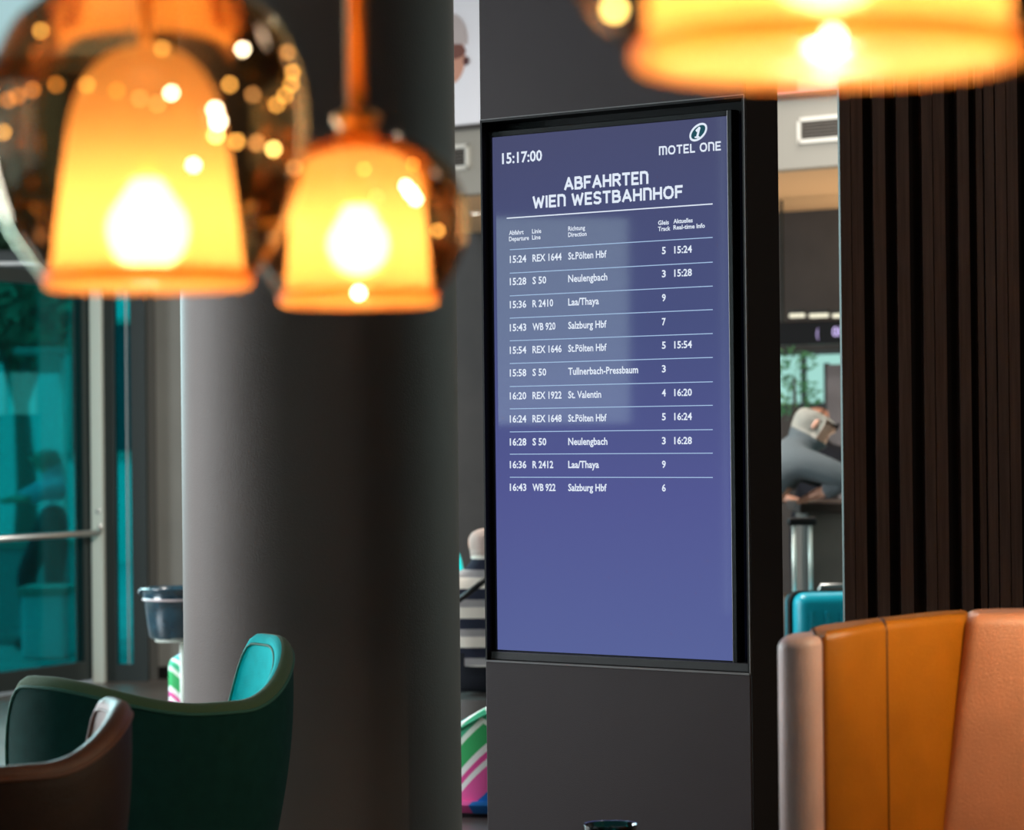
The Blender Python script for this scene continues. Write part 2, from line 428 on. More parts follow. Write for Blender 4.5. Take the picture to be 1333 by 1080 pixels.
# LED strips
first = None
for i, (a, b) in enumerate(((1028, 1045), (1054, 1076), (1084, 1104))):
    e, wd, h = recess('ledge_light', ['cream light strip nearest the display pillar, above the black menu screen', 'middle cream light strip above the black menu screen',
                      'cream light strip nearest the slatted wall, above the black menu screen'][i], 'light strip', a, b, 408, 413, 2.0, .03, None)
    e['group'] = 'light strips above the menu screen'
    bm = bmesh.new(); box(bm, 0, wd, -.01, .03, 0, h, .006); link('diffuser', bm, m_ledw, e)
    bm = bmesh.new(); box(bm, -.006, wd + .006, -.005, .035, h, h + .02, .003); link('housing', bm, m_dframe, e)
e, wd, h = recess('menu_screen', 'black hanging screen with glowing lilac characters under the light strips', 'screen', 1010, 1130, 417, 448, 1.75, .06, None)
bm = bmesh.new(); box(bm, 0, wd, 0, .06, 0, h, .006); link('housing', bm, m_blackgl, e)
bm = bmesh.new()
bm.free()
for x in (.03, wd - .03):
    bm = bmesh.new(); box(bm, x - .006, x + .006, .02, .04, h, zsof - e.location.z); link('hanging_rod', bm, m_dframe, e)
MENU = e; MENU_W, MENU_H = wd, h
# counter
CT = rz_(1070, 657, -2.0)[1]
CO = at(1047, 657, 14.0); CO.z = 0
e = empty('reception_counter', 'dark reception counter the grey-haired man leans on', 'counter', CO)
bm = bmesh.new(); box(bm, 0.02, 1.5, .05, .65, 0, CT - .05, .004); link('counter_body', bm, m_counter, e)
bm = bmesh.new(); box(bm, -.02, 1.52, 0, .7, CT - .05, CT, .008); link('countertop', bm, m_countop, e)
bm = bmesh.new(); box(bm, 0.05, 1.48, .08, .6, 0, .08); link('plinth', bm, m_black, e)

# ---------------------------------------------------------------- entrance on the left
# floor edge, portal wall and glazing near Y 17
def vbox(name, px0, px1, Y, dy, z0, z1, mt, parent=None, bev=0.0):
    a, b = at(px0, 620, Y).x, at(px1, 620, Y).x
    bm = bmesh.new(); box(bm, a, b, Y, Y + dy, z0, z1, bev)
    return link(name, bm, mt, parent)
ZT = at(60, 352, 17).z       # top of door opening
structure(vbox('wall_entrance', 203, 330, 17.3, .25, 0, CEIL, m_wallg))
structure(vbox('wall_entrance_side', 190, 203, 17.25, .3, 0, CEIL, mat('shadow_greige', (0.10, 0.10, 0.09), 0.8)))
structure(vbox('baseboard_back', 203, 330, 17.27, .03, 0, .07, m_black))
structure(vbox('trim_3', -680, 190, 17.05, .3, ZT, ZT + .1, m_dframe))
structure(vbox('trim_4', -680, 190, 17.02, .03, ZT + .035, ZT + .055, m_steel))
structure(vbox('trim_5', 118, 133, 17.0, .1, 0, ZT, m_post, None, .004))
# side light: dark frame with narrow pane
e = structure(empty('window_6', None, None, (at(133, 620, 17.1).x, 17.1, 0)))
wpx = 17.1 / FPX
bm = bmesh.new()
box(bm, 0, 17 * wpx, 0, .12, 0, ZT); box(bm, 38 * wpx, 57 * wpx, 0, .12, 0, ZT); box(bm, 17 * wpx, 38 * wpx, 0, .12, 0, .1); box(bm, 17 * wpx, 38 * wpx, 0, .12, ZT - .08, ZT)
link('window_frame', bm, m_dframe, e)
bm = bmesh.new(); box(bm, 17 * wpx, 38 * wpx, .05, .06, .1, ZT - .08); link('pane', bm, g_door, e)
bm = bmesh.new(); box(bm, 32 * wpx, 34 * wpx, -.01, .0, .1, ZT - .1); link('glazing_bead', bm, m_steel, e)
# transom glazing over the entrance
e = structure(empty('window_7', None, None, (at(0, 620, 17.2).x, 17.2, ZT + .1)))
hz = CEIL - ZT - .1
bm = bmesh.new()
for x in (-2.9, -1.4, -.1, .84):
    box(bm, x, x + .05, 0, .1, 0, hz)
box(bm, -2.9, .89, 0, .1, hz - .06, hz); box(bm, -2.9, .89, 0, .1, .0, .03)
link('window_frame', bm, m_dframe, e)
bm = bmesh.new(); box(bm, -2.9, .89, .045, .055, 0, hz); link('pane', bm, thin_glass('grey_sun_control_glass', (.50, .57, .56), 1.0), e)
structure(vbox('wall_entrance_left', -1000, -660, 17.2, .25, 0, CEIL, m_wallg))
# open glass door leaf, swung towards the room
A = at(0, 700, 16.25); B = at(115, 690, 17.05)
dv = Vector((B.x - A.x, B.y - A.y, 0)); L = dv.length; dv.normalize()
ang = math.atan2(dv.y, dv.x)
W_ = L + .35
door = structure(empty('door_1', None, None, (B.x - dv.x * W_, B.y - dv.y * W_, 0), ang))
bm = bmesh.new()
box(bm, 0, .07, -.03, .03, 0.02, ZT - .02, .003); box(bm, W_ - .09, W_, -.03, .03, 0.02, ZT - .02, .003)
box(bm, .07, W_ - .09, -.03, .03, .02, .13, .003); box(bm, .07, W_ - .09, -.03, .03, ZT - .1, ZT - .02, .003)
link('door_frame', bm, m_dframe, door)
bm = bmesh.new(); box(bm, .07, W_ - .09, -.006, .006, .13, ZT - .1); link('pane', bm, g_door, door)
bm = bmesh.new()
zb = at(60, 696, 16.7).z
tube(bm, [(.05, -.09, zb), (W_ - .05, -.09, zb), (W_ - .01, -.085, zb + .01), (W_ + .0, -.08, zb + .05), (W_ + .0, -.07, zb + .10)], .017, 12)
tube(bm, [(.06, -.09, zb), (.06, -.02, zb)], .012, 10); tube(bm, [(W_ - .05, -.09, zb), (W_ - .05, -.02, zb)], .012, 10)
link('door_handle', bm, m_steel, door, True)
bm = bmesh.new(); bmesh.ops.create_uvsphere(bm, u_segments=14, v_segments=8, radius=.026, matrix=Matrix.Translation((W_, -.07, zb + .12))); link('door_knob', bm, m_steel, door, True)

# outdoors
bm = bmesh.new(); box(bm, -16, 6, 17.6, 60, -.12, -.02); structure(link('ground', bm, mat('street_paving', (0.30, 0.30, 0.29), 0.9, bump=.2, bscale=8, var=.2, vscale=2)))
def townhouse(name, label, x0, x1, y, h, colr, floors, nwin, wz0=1.2):
    e = empty(name, label, 'building', ((x0 + x1) / 2, y, -.02))
    hw = (x1 - x0) / 2
    bm = bmesh.new(); box(bm, -hw, hw, 0, 5, 0, h); link('facade', bm, mat(name + '_plaster', colr, .9, bump=.2, bscale=10), e)
    bm = bmesh.new(); box(bm, -hw - .1, hw + .1, -.15, 5, h, h + .2); link('cornice', bm, m_wallw, e)
    gm = mat(name + '_glass', (0.04, 0.06, 0.07), .1)
    for f in range(floors):
        for k in range(nwin):
            cx = -hw + (k + .5) * 2 * hw / nwin
            z = wz0 + f * 2.9
            bm = bmesh.new()
            for q in ((-.5, .5, 0, .07), (-.5, .5, 1.53, 1.6), (-.5, -.43, 0, 1.6), (.43, .5, 0, 1.6), (-.03, .03, 0, 1.6)):
                box(bm, cx + q[0], cx + q[1], -.06, .0, z + q[2], z + q[3])
            wf = link('window', bm, m_wallw, e)
            bm = bmesh.new(); box(bm, cx - .43, cx + .43, -.02, -.005, z + .07, z + 1.53); link('pane', bm, gm, wf)
townhouse('street_building', 'pale building across the street, seen through the glass door', -11, -3.7, 34, 5.6, (0.55, 0.58, 0.55), 2, 4)
townhouse('street_building', 'darker low building across the street beside the pale one', -3.5, 4, 33, 4.6, (0.2, 0.2, 0.19), 1, 4)
def tree(px, Y, h, r, label):
    p = at(px, 600, Y); p.z = -.02
    e = empty('street_tree', label, 'tree', p, 0)
    bm = bmesh.new(); tube(bm, [(0, 0, 0), (.05, 0, h * .3), (-.03, .05, h * .65)], [.12, .09, .05], 10)
    for k in range(5):
        a = k * 1.3; tube(bm, [(0, 0, h * .5), (math.cos(a) * r * .5, math.sin(a) * r * .5, h * .8)], [.05, .02], 6)
    link('trunk', bm, mat('bark', (.12, .09, .07), .9, bump=.5, bscale=20), e, True)
    bm = bmesh.new()
    for k in range(1500):
        d = Vector((random.gauss(0, 1), random.gauss(0, 1), random.gauss(0, .8))).normalized() * r * random.uniform(.45, 1)
        c = Vector((0, 0, h * .82)) + d
        q = Vector((random.uniform(-1, 1), random.uniform(-1, 1), random.uniform(-1, 1))).normalized()
        t1 = q.orthogonal().normalized() * .10; t2 = q.cross(t1).normalized() * .055
        bm.faces.new([bm.verts.new(c - t1), bm.verts.new(c + t2), bm.verts.new(c + t1), bm.verts.new(c - t2)])
    o = link('foliage', bm, mat('leaf', (.10, .17, .09), .7), e); o['kind'] = 'stuff'
tree(28, 25, 3.3, .7, 'leafy street tree outside, beyond the entrance transom')
# kiosk planters behind the door glass
def planter(px0, px1, py0, py1, Y, label, colr):
    a = at(px0, py1, Y); b = at(px1, py0, Y)
    e = empty('street_planter', label, 'planter', (a.x, Y, -.02))
    bm = bmesh.new(); box(bm, 0, b.x - a.x, 0, .5, 0, b.z + .02, .02); link('box', bm, mat('planter_paint', colr, .6), e)
    bm = bmesh.new(); box(bm, -.02, b.x - a.x + .02, -.02, .52, b.z + .02 - .03, b.z + .05, .01); link('rim', bm, m_wallw, e)
planter(28, 84, 770, 830, 19.2, 'low pale planter box outside the glass door', (.55, .75, .78))
planter(-20, 90, 708, 760, 20.6, 'wide pale planter box further out on the pavement', (.30, .36, .36))
e = empty('awning', 'white awning on a post outside the glass door', 'awning', (at(84, 600, 21.6).x, 21.6, -.02))
zt = at(60, 458, 21.6).z
bm = bmesh.new(); tube(bm, [(0, 0, 0), (0, 0, zt)], .03, 8); link('post', bm, m_post, e, True)
bm = bmesh.new(); box(bm, -.34, .02, -.12, .12, zt, zt + .05, .01); link('canopy', bm, m_wallw, e)
bm = bmesh.new(); box(bm, -.16, .0, -.13, -.11, zt - .14, zt, .0); link('valance', bm, m_wallw, e)

# ---------------------------------------------------------------- round column
CYY = 9.1
ccen = (at(238, 640, CYY).x + at(597, 640, CYY).x) / 2
crad = (at(597, 640, CYY).x - at(238, 640, CYY).x) / 2
e = empty('round_column', 'thick round grey-brown column between the teal chair and the display pillar', 'column', (ccen, CYY, 0))
bm = bmesh.new(); lathe(bm, [(crad, 0.0), (crad, CEIL)], 96, capb=True, capt=True); link('shaft', bm, m_column, e, True, autos=.6)
bm = bmesh.new(); lathe(bm, [(crad + .012, 0), (crad + .012, .1), (crad + .001, .11)], 96); link('base_ring', bm, m_black, e, True, autos=.6)

# ---------------------------------------------------------------- display pillar and screen
SO = (at(644.5, 520, 8.288).x, 8.288)
rr = Vector((at(951.5, 520, 7.785).x - SO[0], 7.785 - SO[1])).normalized()
nn = Vector((-rr.y, rr.x))            # pointing away from the viewer
pang = math.atan2(rr.y, rr.x)
def ph(px, py, back=0.0):
    return plane_hit(px, py, (SO[0] + nn.x * back, SO[1] + nn.y * back), (rr.x, rr.y))
SW, SH = ph(951.5, 520)[0], 1.43
zt = (ph(640.5, 179)[1] + ph(948, 151)[1]) / 2
zbm = (ph(649, 845)[1] + ph(955, 860)[1]) / 2
FR = -0.03                                   # pillar face stands 3 cm proud of the glass
pu0 = ph(628.5, 520, FR)[0]; pu1 = ph(973, 520, FR)[0]
pz1 = ph(800, 140, FR)[1]; pz0 = ph(800, 869, FR)[1]
PD = 0.15
pillar = empty('display_pillar', 'dark plum-grey square pillar that carries the departure screen', 'pillar', (SO[0], SO[1], 0), pang)
bm = bmesh.new(); box(bm, pu0, pu1, .05, FR + PD, 0, CEIL, .002); link('core', bm, m_pillar, pillar)
bm = bmesh.new(); box(bm, pu1, pu1 + .004, FR + .002, FR + PD, 0, CEIL, .001); link('shaded_side_panel', bm, mat('shaded_side_laminate', (0.018, 0.014, 0.013), 0.5), pillar)  # side colour darkened to stand for the shade on this face
bm = bmesh.new(); box(bm, pu0, pu1, FR, .05, pz1, CEIL, .003); link('upper_panel', bm, m_pillar, pillar)
bm = bmesh.new(); box(bm, pu0, pu1, FR, .05, 0, pz0, .003); link('lower_panel', bm, m_pillar, pillar)
bm = bmesh.new(); box(bm, pu0, pu0 + .006, FR, .05, pz0, pz1); box(bm, pu1 - .008, pu1, FR, .05, pz0, pz1)
box(bm, pu0, pu1, FR, .05, pz1 - .006, pz1); link('niche_lining', bm, m_black, pillar)
bm = bmesh.new(); box(bm, pu0 + .002, pu1 - .002, FR - .003, FR + .01, pz0 - .001, pz0 + .004); box(bm, pu0 + .001, pu1 - .001, FR - .001, FR + .003, pz1, pz1 + .003)
box(bm, pu1 - .0025, pu1 + .0005, FR - .001, FR + .002, pz0, pz1); link('edge_trim', bm, m_edge, pillar)
bm = bmesh.new(); box(bm, pu0 + .006, pu1 - .008, FR + .012, .05, pz0 + .004, pz0 + .028, .003); link('niche_sill', bm, mat('dark_sill', (.035, .032, .033), .4), pillar)
bm = bmesh.new(); box(bm, pu0, pu1, .047, .052, pz0, pz1); link('niche_back', bm, m_black, pillar)

scr = empty('departure_screen', 'tall blue departure board screen set into the dark pillar', 'screen', (SO[0], SO[1], 0), pang)
# panel: self-lit display under a glossy cover glass
M = bpy.data.materials.new('display_panel'); M.use_nodes = True
nt = M.node_tree; b = nt.nodes['Principled BSDF']
b.inputs['Base Color'].default_value = (.004, .004, .008, 1); b.inputs['Roughness'].default_value = .04; b.inputs['IOR'].default_value = 1.55
tc = nt.nodes.new('ShaderNodeTexCoord'); sp = nt.nodes.new('ShaderNodeSeparateXYZ'); nt.links.new(tc.outputs['Object'], sp.inputs[0])
mr = nt.nodes.new('ShaderNodeMapRange'); mr.inputs[1].default_value = zbm; mr.inputs[2].default_value = zt
nt.links.new(sp.outputs[2], mr.inputs[0])
cr = nt.nodes.new('ShaderNodeValToRGB'); el = cr.color_ramp.elements
el[0].position = 0; el[0].color = (.100, .128, .335, 1); el[1].position = 1; el[1].color = (.068, .076, .165, 1)
x = el.new(.30); x.color = (.088, .100, .30, 1); x = el.new(.62); x.color = (.068, .085, .22, 1)
nt.links.new(mr.outputs[0], cr.inputs[0]); nt.links.new(cr.outputs[0], b.inputs['Emission Color']); b.inputs['Emission Strength'].default_value = 0.95
bm = bmesh.new(); box(bm, 0, SW, 0, .012, zbm, zt); link('display', bm, M, scr)
bw = .016
bm = bmesh.new()
box(bm, -bw, 0, -.006, .03, zbm - bw, zt + bw, .002); box(bm, SW, SW + bw, -.006, .03, zbm - bw, zt + bw, .002)
box(bm, 0, SW, -.006, .03, zt, zt + bw, .002); box(bm, 0, SW, -.006, .03, zbm - bw, zbm, .002)
link('bezel', bm, m_blackgl, scr)
bm = bmesh.new(); box(bm, .05, SW - .05, .012, .046, zbm + .1, zt - .1, .003); link('housing', bm, m_black, scr)

m_txt = emis('screen_white', (.80, .88, 1.0), .95)
m_line = emis('screen_rule', (.42, .60, .85), .9)
m_logo = emis('logo_teal', (.02, .09, .12), .9)
_cache = {}
def text_mesh(s):
    if s in _cache: return _cache[s]
    cu = bpy.data.curves.new('t', 'FONT'); cu.body = s; cu.size = 1; cu.resolution_u = 2; cu.offset = .022
    o = bpy.data.objects.new('t', cu); COL.objects.link(o)
    dg = bpy.context.evaluated_depsgraph_get(); dg.update()
    me = bpy.data.meshes.new_from_object(o.evaluated_get(dg))
    vs = [v.co.copy() for v in me.vertices]; fs = [tuple(p.vertices) for p in me.polygons]
    bpy.data.objects.remove(o); bpy.data.curves.remove(cu); bpy.data.meshes.remove(me)
    x0 = min(v.x for v in vs); x1 = max(v.x for v in vs)
    _cache[s] = ([((v.x - x0) / (x1 - x0), v.y) for v in vs], fs)
    return _cache[s]
def put_text(bm, s, u0, u1, z, cap, y=-.0012):
    vs, fs = text_mesh(s)
    bv = [bm.verts.new((u0 + a * (u1 - u0), y, z + b_ / .69 * cap)) for a, b_ in vs]
    for f in fs:
        try: bm.faces.new([bv[i] for i in f])
        except ValueError: pass
G = {'A': (.8, [[(0, 0), (.4, 1), (.8, 0)], [(.14, .3), (.66, .3)]]),
     'B': (.68, [[(0, 0), (0, 1), (.42, 1), (.6, .9), (.6, .65), (.42, .54), (0, .54)], [(.42, .54), (.68, .4), (.68, .14), (.48, 0), (0, 0)]]),
     'F': (.58, [[(0, 0), (0, 1), (.58, 1)], [(0, .5), (.5, .5)]]),
     'H': (.7, [[(0, 0), (0, 1)], [(.7, 0), (.7, 1)], [(0, .5), (.7, .5)]]),
     'R': (.68, [[(0, 0), (0, 1), (.45, 1), (.65, .88), (.65, .6), (.45, .47), (0, .47)], [(.35, .47), (.68, 0)]]),
     'T': (.66, [[(0, 1), (.66, 1)], [(.33, 1), (.33, 0)]]),
     'E': (.58, [[(.58, 0), (0, 0), (0, 1), (.58, 1)], [(0, .5), (.5, .5)]]),
     'N': (.66, [[(0, 0), (0, 1), (.4, 1), (.58, .93), (.66, .74), (.66, 0)]]),
     'W': (1.05, [[(0, 1), (.25, 0), (.525, .85), (.8, 0), (1.05, 1)]]),
     'I': (.02, [[(.01, 0), (.01, 1)]]),
     'S': (.6, [[(.58, .92), (.4, 1), (.18, 1), (.02, .88), (.02, .65), (.15, .54), (.45, .46), (.6, .34), (.6, .12), (.42, 0), (.18, 0), (0, .08)]]),
     'O': (.84, [[(.42, 1), (.65, .95), (.8, .75), (.84, .5), (.8, .25), (.65, .05), (.42, 0), (.19, .05), (.04, .25), (0, .5), (.04, .75), (.19, .95), (.42, 1)]]),
     'M': (.96, [[(0, 0), (0, 1), (.72, 1), (.88, .93), (.96, .74), (.96, 0)], [(.48, 1), (.48, 0)]]),
     'L': (.52, [[(0, 1), (0, 0), (.52, 0)]])}
def polystroke(bm, pts, th, y):
    for i in range(len(pts) - 1):
        a, b_ = Vector(pts[i]), Vector(pts[i + 1]); d = (b_ - a).normalized(); n = Vector((-d.y, d.x)) * th / 2
        ex = d * th * .38
        q = [a + n - ex, a - n - ex, b_ - n + ex, b_ + n + ex]
        bm.faces.new([bm.verts.new((p.x, y - i * .00002, p.y)) for p in q])
def stroke_text(bm, s, u0, u1, z0, h, y=-.0012, th=.17):
    w_ = 0; items = []
    for ch in s:
        if ch == ' ': w_ += .5; continue
        gw, ls = G[ch]; items.append((w_, ls)); w_ += gw + .34
    w_ -= .34
    k = (u1 - u0) / w_; hh = h
    for ox, ls in items:
        for l_ in ls:
            pts = [(u0 + (ox + a) * k, z0 + (.06 + b_ * .88) * hh) for a, b_ in l_]
            polystroke(bm, pts, th * h, y)
def pxh(px, py, n):          # n pixels of height at that place, in metres
    return ph(px, py - n)[1] - ph(px, py)[1]
def line_text(s, x0, x1, yc, cap, bm):
    u0, z = ph(x0, yc + cap / 2); u1 = ph(x1, yc)[0]
    put_text(bm, s, u0, u1, z, pxh(x0, yc, cap))
# clock
bm = bmesh.new(); line_text('15:17:00', 654, 706, 206.5, 13.5, bm); link('clock_time', bm, m_txt, scr)['kind'] = 'stuff'
# titles
bm = bmesh.new(); z = ph(736, 247)[1]; stroke_text(bm, 'ABFAHRTEN', ph(736, 240)[0], ph(843, 236)[0], z, pxh(736, 240, 15.5), th=.22); link('heading', bm, m_txt, scr)['kind'] = 'stuff'
bm = bmesh.new(); z = ph(694, 271)[1]; stroke_text(bm, 'WIEN WESTBAHNHOF', ph(695, 262)[0], ph(888, 256)[0], z, pxh(695, 262, 15), th=.22); link('heading', bm, m_txt, scr)['kind'] = 'stuff'
# logo
bm = bmesh.new(); z = ph(858, 202)[1]; stroke_text(bm, 'MOTEL ONE', ph(859, 195)[0], ph(938, 190)[0], z, pxh(858, 195, 11), th=.20); link('logo_lettering', bm, m_txt, scr)['kind'] = 'stuff'
lc = ph(909.5, 172); k1 = SH / 700
bm = bmesh.new(); bm2 = bmesh.new()
ring = []
for i in range(37):
    a = 2 * PI * i / 36; x_, y_ = 14.0 * math.cos(a), 8.4 * math.sin(a); t = .55
    ring.append((lc[0] + (x_ * math.cos(t) - y_ * math.sin(t)) * k1, lc[1] + (x_ * math.sin(t) + y_ * math.cos(t)) * k1))
polystroke(bm, ring, 2.8 * k1, -.0015)
polystroke(bm, [(lc[0] - 2.6 * k1, lc[1] + 2.2 * k1), (lc[0] + 1.6 * k1, lc[1] + 5.2 * k1), (lc[0] - 2.0 * k1, lc[1] - 6.5 * k1)], 3.4 * k1, -.0017)
polystroke(bm, [(lc[0] - 5.0 * k1, lc[1] - 6.3 * k1), (lc[0] + 1 * k1, lc[1] - 6.3 * k1)], 2.0 * k1, -.0018)
link('logo_ring', bm, m_txt, scr)
bm2.faces.new([bm2.verts.new((a, -.0008, b_)) for a, b_ in ring[:-1]]); link('logo_field', bm2, m_logo, scr)
# column heads
for (a, b_, x0, x1, y) in (('Abfahrt', '', 663, 682, 303), ('Departure', '', 663, 689, 311), ('Linie', '', 693, 705, 301), ('Line', '', 693, 704, 309), ('Richtung', '', 740, 762, 297.5), ('Direction', '', 740, 764, 305.5),
                           ('Gleis', '', 857, 871, 290), ('Track', '', 857, 873, 298), ('Aktuelles', '', 877, 902, 288), ('Real-time Info', '', 877, 918, 296)):
    bm = bmesh.new(); line_text(a, x0, x1, y, 5.6, bm); link('column_heading', bm, m_txt, scr)['kind'] = 'stuff'
rows = [('15:24', 'REX 1644', 'St.Pölten Hbf', '5', '15:24'), ('15:28', 'S 50', 'Neulengbach', '3', '15:28'), ('15:36', 'R 2410', 'Laa/Thaya', '9', ''),
        ('15:43', 'WB 920', 'Salzburg Hbf', '7', ''), ('15:54', 'REX 1646', 'St.Pölten Hbf', '5', '15:54'), ('15:58', 'S 50', 'Tullnerbach-Pressbaum', '3', ''),
        ('16:20', 'REX 1922', 'St. Valentin', '4', '16:20'), ('16:24', 'REX 1648', 'St.Pölten Hbf', '5', '16:24'), ('16:28', 'S 50', 'Neulengbach', '3', '16:28'),
        ('16:36', 'R 2412', 'Laa/Thaya', '9', ''), ('16:43', 'WB 922', 'Salzburg Hbf', '6', '')]
wl = {'REX': 38, 'S 5': 18, 'R 2': 27, 'WB ': 30}
wd_ = {'St.Pölten Hbf': 50, 'Neulengbach': 51, 'Laa/Thaya': 40, 'Salzburg Hbf': 50, 'Tullnerbach-Pressbaum': 91, 'St. Valentin': 43}
yl = [337, 366, 396, 426, 455.5, 485, 515, 545, 575, 604.5, 634]
for r_, yc in zip(rows, yl):
    u, zc = ph(675, yc)
    bm = bmesh.new()
    def cell(s, x0, wpx_, capm=9.0):
        if not s: return
        # find the row's pixel height at x0 by matching zc on the screen plane
        y = yc
        for _ in range(6): y += (ph(x0, y)[1] - zc) / pxh(x0, y, 1)
        u0 = ph(x0, y)[0]; u1 = ph(x0 + wpx_, y)[0]; cap = pxh(x0, y, capm)
        put_text(bm, s, u0, u1, zc - cap / 2, cap)
    cell(r_[0], 664, 21.5); cell(r_[1], 693.5, wl[r_[1][:3]]); cell(r_[2], 740, wd_[r_[2]]); cell(r_[3], 862, 5); cell(r_[4], 878, 23)
    link('departure_row', bm, m_txt, scr)['kind'] = 'stuff'
for yy in (284, 325, 355.5, 385, 414, 443.5, 473, 503, 532, 562, 591, 621):
    u0, z = ph(664 if yy > 300 else 660, yy); u1 = ph(928, yy)[0]
    t = .0022 if yy > 300 else .003
    bm = bmesh.new(); box(bm, u0, u1, -.0012, -.0004, z - t / 2, z + t / 2); link('rule_line', bm, m_line if yy > 300 else m_txt, scr)
# lilac characters on the far menu screen
bm = bmesh.new(); kk = 17.8 / FPX
put_text(bm, '0I', MENU_W * .62, MENU_W * .62 + 12 * kk, MENU_H * .32, 12 * kk, -.002); put_text(bm, '(', MENU_W * .45, MENU_W * .45 + 3 * kk, MENU_H * .32, 11 * kk, -.002)
link('glowing_characters', bm, emis('lilac', (.62, .5, .9), 1.3), MENU)['kind'] = 'stuff'

# ---------------------------------------------------------------- slatted wall at the right
SY = 8.9
x0 = at(1097, 560, SY).x
wall = structure(empty('wall_right', None, None, (x0, SY, 0)))
kp = SY / FPX
bm = bmesh.new(); box(bm, .004, 2.2, .05, .065, 0, CEIL); link('backing_panel', bm, m_slatback, wall)
edges = [(0, 14, .0), (15, 30.5, .012), (43, 59, 0), (73.5, 90, 0.0), (106.5, 120.5, 0), (121.5, 137, .006), (153, 168, 0), (178, 187, .012), (188, 201, 0), (202.5, 216.5, 0), (217.5, 232, .004)]
for k in range(14): edges.append((246 + k * 31, 263 + k * 31, 0))
for a, b_, dpt in edges:
    bm = bmesh.new(); box(bm, a * kp, b_ * kp, -.005 + dpt, .05, 0, CEIL, .0012, 1); link('slat', bm, m_slat, wall)

# ---------------------------------------------------------------- shell chairs
def shell_chair(name, label, cx, cy, back_deg, R, h_fn, A, mt, pipe_mt, group=None, thick=.045, z0=.34, cat='armchair', lean=.12, inner_mt=None, rim_mt=None):
    """tub chair: wrap-round shell, seat cushion, four-foot swivel base. phi=0 is the middle of the back"""
    e = empty(name, label, cat, (cx, cy, 0), math.radians(back_deg), group)     # local +x points out of the back
    N = 72; K = 14
    bm = bmesh.new(); secs = []; rim = []
    for i in range(N + 1):
        f = -1 + 2 * i / N
        ph_ = math.radians(A) * f
        h = h_fn(f * A)
        endt = max(0.0, (abs(f) - .90) / .10)
        th = thick * math.sqrt(max(.02, 1 - endt ** 2 * .93))
        sec = []
        def rad(z):
            t = (z - z0) / (.95 - z0)
            return R * (0.80 + .20 * math.sin(min(1, t * 1.3) * PI / 2)) + lean * 0 * t
        path = []
        for k in range(K + 1):
            z = z0 + (h - th / 2 - z0) * k / K
            path.append((rad(z), z))
        for r_, z in path: sec.append((r_, z))
        rt = rad(h)
        for k in range(1, 7):
            a = PI * k / 7
            sec.append((rt - th / 2 + th / 2 * math.cos(a), h - th / 2 + th / 2 * math.sin(a)))
        for r_, z in reversed(path): sec.append((r_ - th, z))
        secs.append([bm.verts.new((r_ * math.cos(ph_), r_ * math.sin(ph_), z)) for r_, z in sec])
        rim.append((rt * math.cos(ph_) * .999, rt * math.sin(ph_) * .999, h - th * .55))
    n = len(secs[0])
    for i in range(N):
        for k in range(n):
            bm.faces.new((secs[i][k], secs[i + 1][k], secs[i + 1][(k + 1) % n], secs[i][(k + 1) % n]))
    bm.faces.new(secs[0]); bm.faces.new(secs[-1])
    bm.faces.ensure_lookup_table()
    for i in range(N):
        for k in range(n):
            bm.faces[i * n + k].material_index = 0 if k < K - 0 else (2 if k < K + 4 else 1)
    for f_ in bm.faces[N * n:]: f_.material_index = 2
    sh_ = link('shell', bm, mt, e, True, autos=1.2)
    sh_.data.materials.append(inner_mt or mt); sh_.data.materials.append(rim_mt or mt)
    bm = bmesh.new(); tube(bm, rim, .0042, 8); link('piping', bm, pipe_mt, e, True)
    # inner rim piping
    bm = bmesh.new(); tube(bm, [(p[0] * (1 - thick / R), p[1] * (1 - thick / R), p[2]) for p in rim], .0035, 8); link('piping', bm, pipe_mt, e, True)
    # seat cushion
    bm = bmesh.new()
    Rc = R * .80 - thick * .55
    lathe(bm, [(.02, z0 + .01), (Rc * .8, z0), (Rc * .93, z0 + .02), (Rc * .97, z0 + .06), (Rc * .93, z0 + .10), (Rc * .8, z0 + .12), (.02, z0 + .125)], 48, capb=True, capt=True)
    link('seat_cushion', bm, inner_mt or mt, e, True)
    bm = bmesh.new(); lathe(bm, [(.02, z0 - .04), (R * .72, z0 - .04), (R * .84, z0 - .005), (R * .84, z0 + .01), (.02, z0 + .01)], 48, capb=True, capt=True); link('seat_shell', bm, mt, e, True, autos=.8)
    bm = bmesh.new(); tube(bm, [(0, 0, .05), (0, 0, z0 - .03)], .028, 16); link('stem', bm, m_steel, e, True)
    for k in range(4):
        a = PI / 4 + k * PI / 2
        bm = bmesh.new(); tube(bm, [(0, 0, .07), (.15 * math.cos(a), .15 * math.sin(a), .055), (.30 * math.cos(a), .30 * math.sin(a), .0151)], [.022, .018, .015], 10)
        link('leg', bm, m_steel, e, True)
    return e
def sm(a, b_, x): 
    t = max(0, min(1, (x - a) / (b_ - a))); return t * t * (3 - 2 * t)
def h_teal(p):
    base = .800
    if p < 0: up = .062 * sm(5, 72, -p); end = .34 * sm(80, 118, -p) ** 1.7
    else: up = .125 * sm(12, 78, p); end = .30 * sm(92, 124, p) ** 1.5
    return base + up - end
tc_ = at(190, 640, 7.0)
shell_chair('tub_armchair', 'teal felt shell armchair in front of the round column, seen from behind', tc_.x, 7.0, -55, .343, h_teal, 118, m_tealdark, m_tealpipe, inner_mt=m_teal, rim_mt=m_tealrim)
def h_brown(p):
    base = .800
    up = .088 * sm(18, 78, abs(p)); end = .22 * sm(96, 118, abs(p)) ** 1.6
    return base + up - end
bc = at(-58, 640, 5.75)
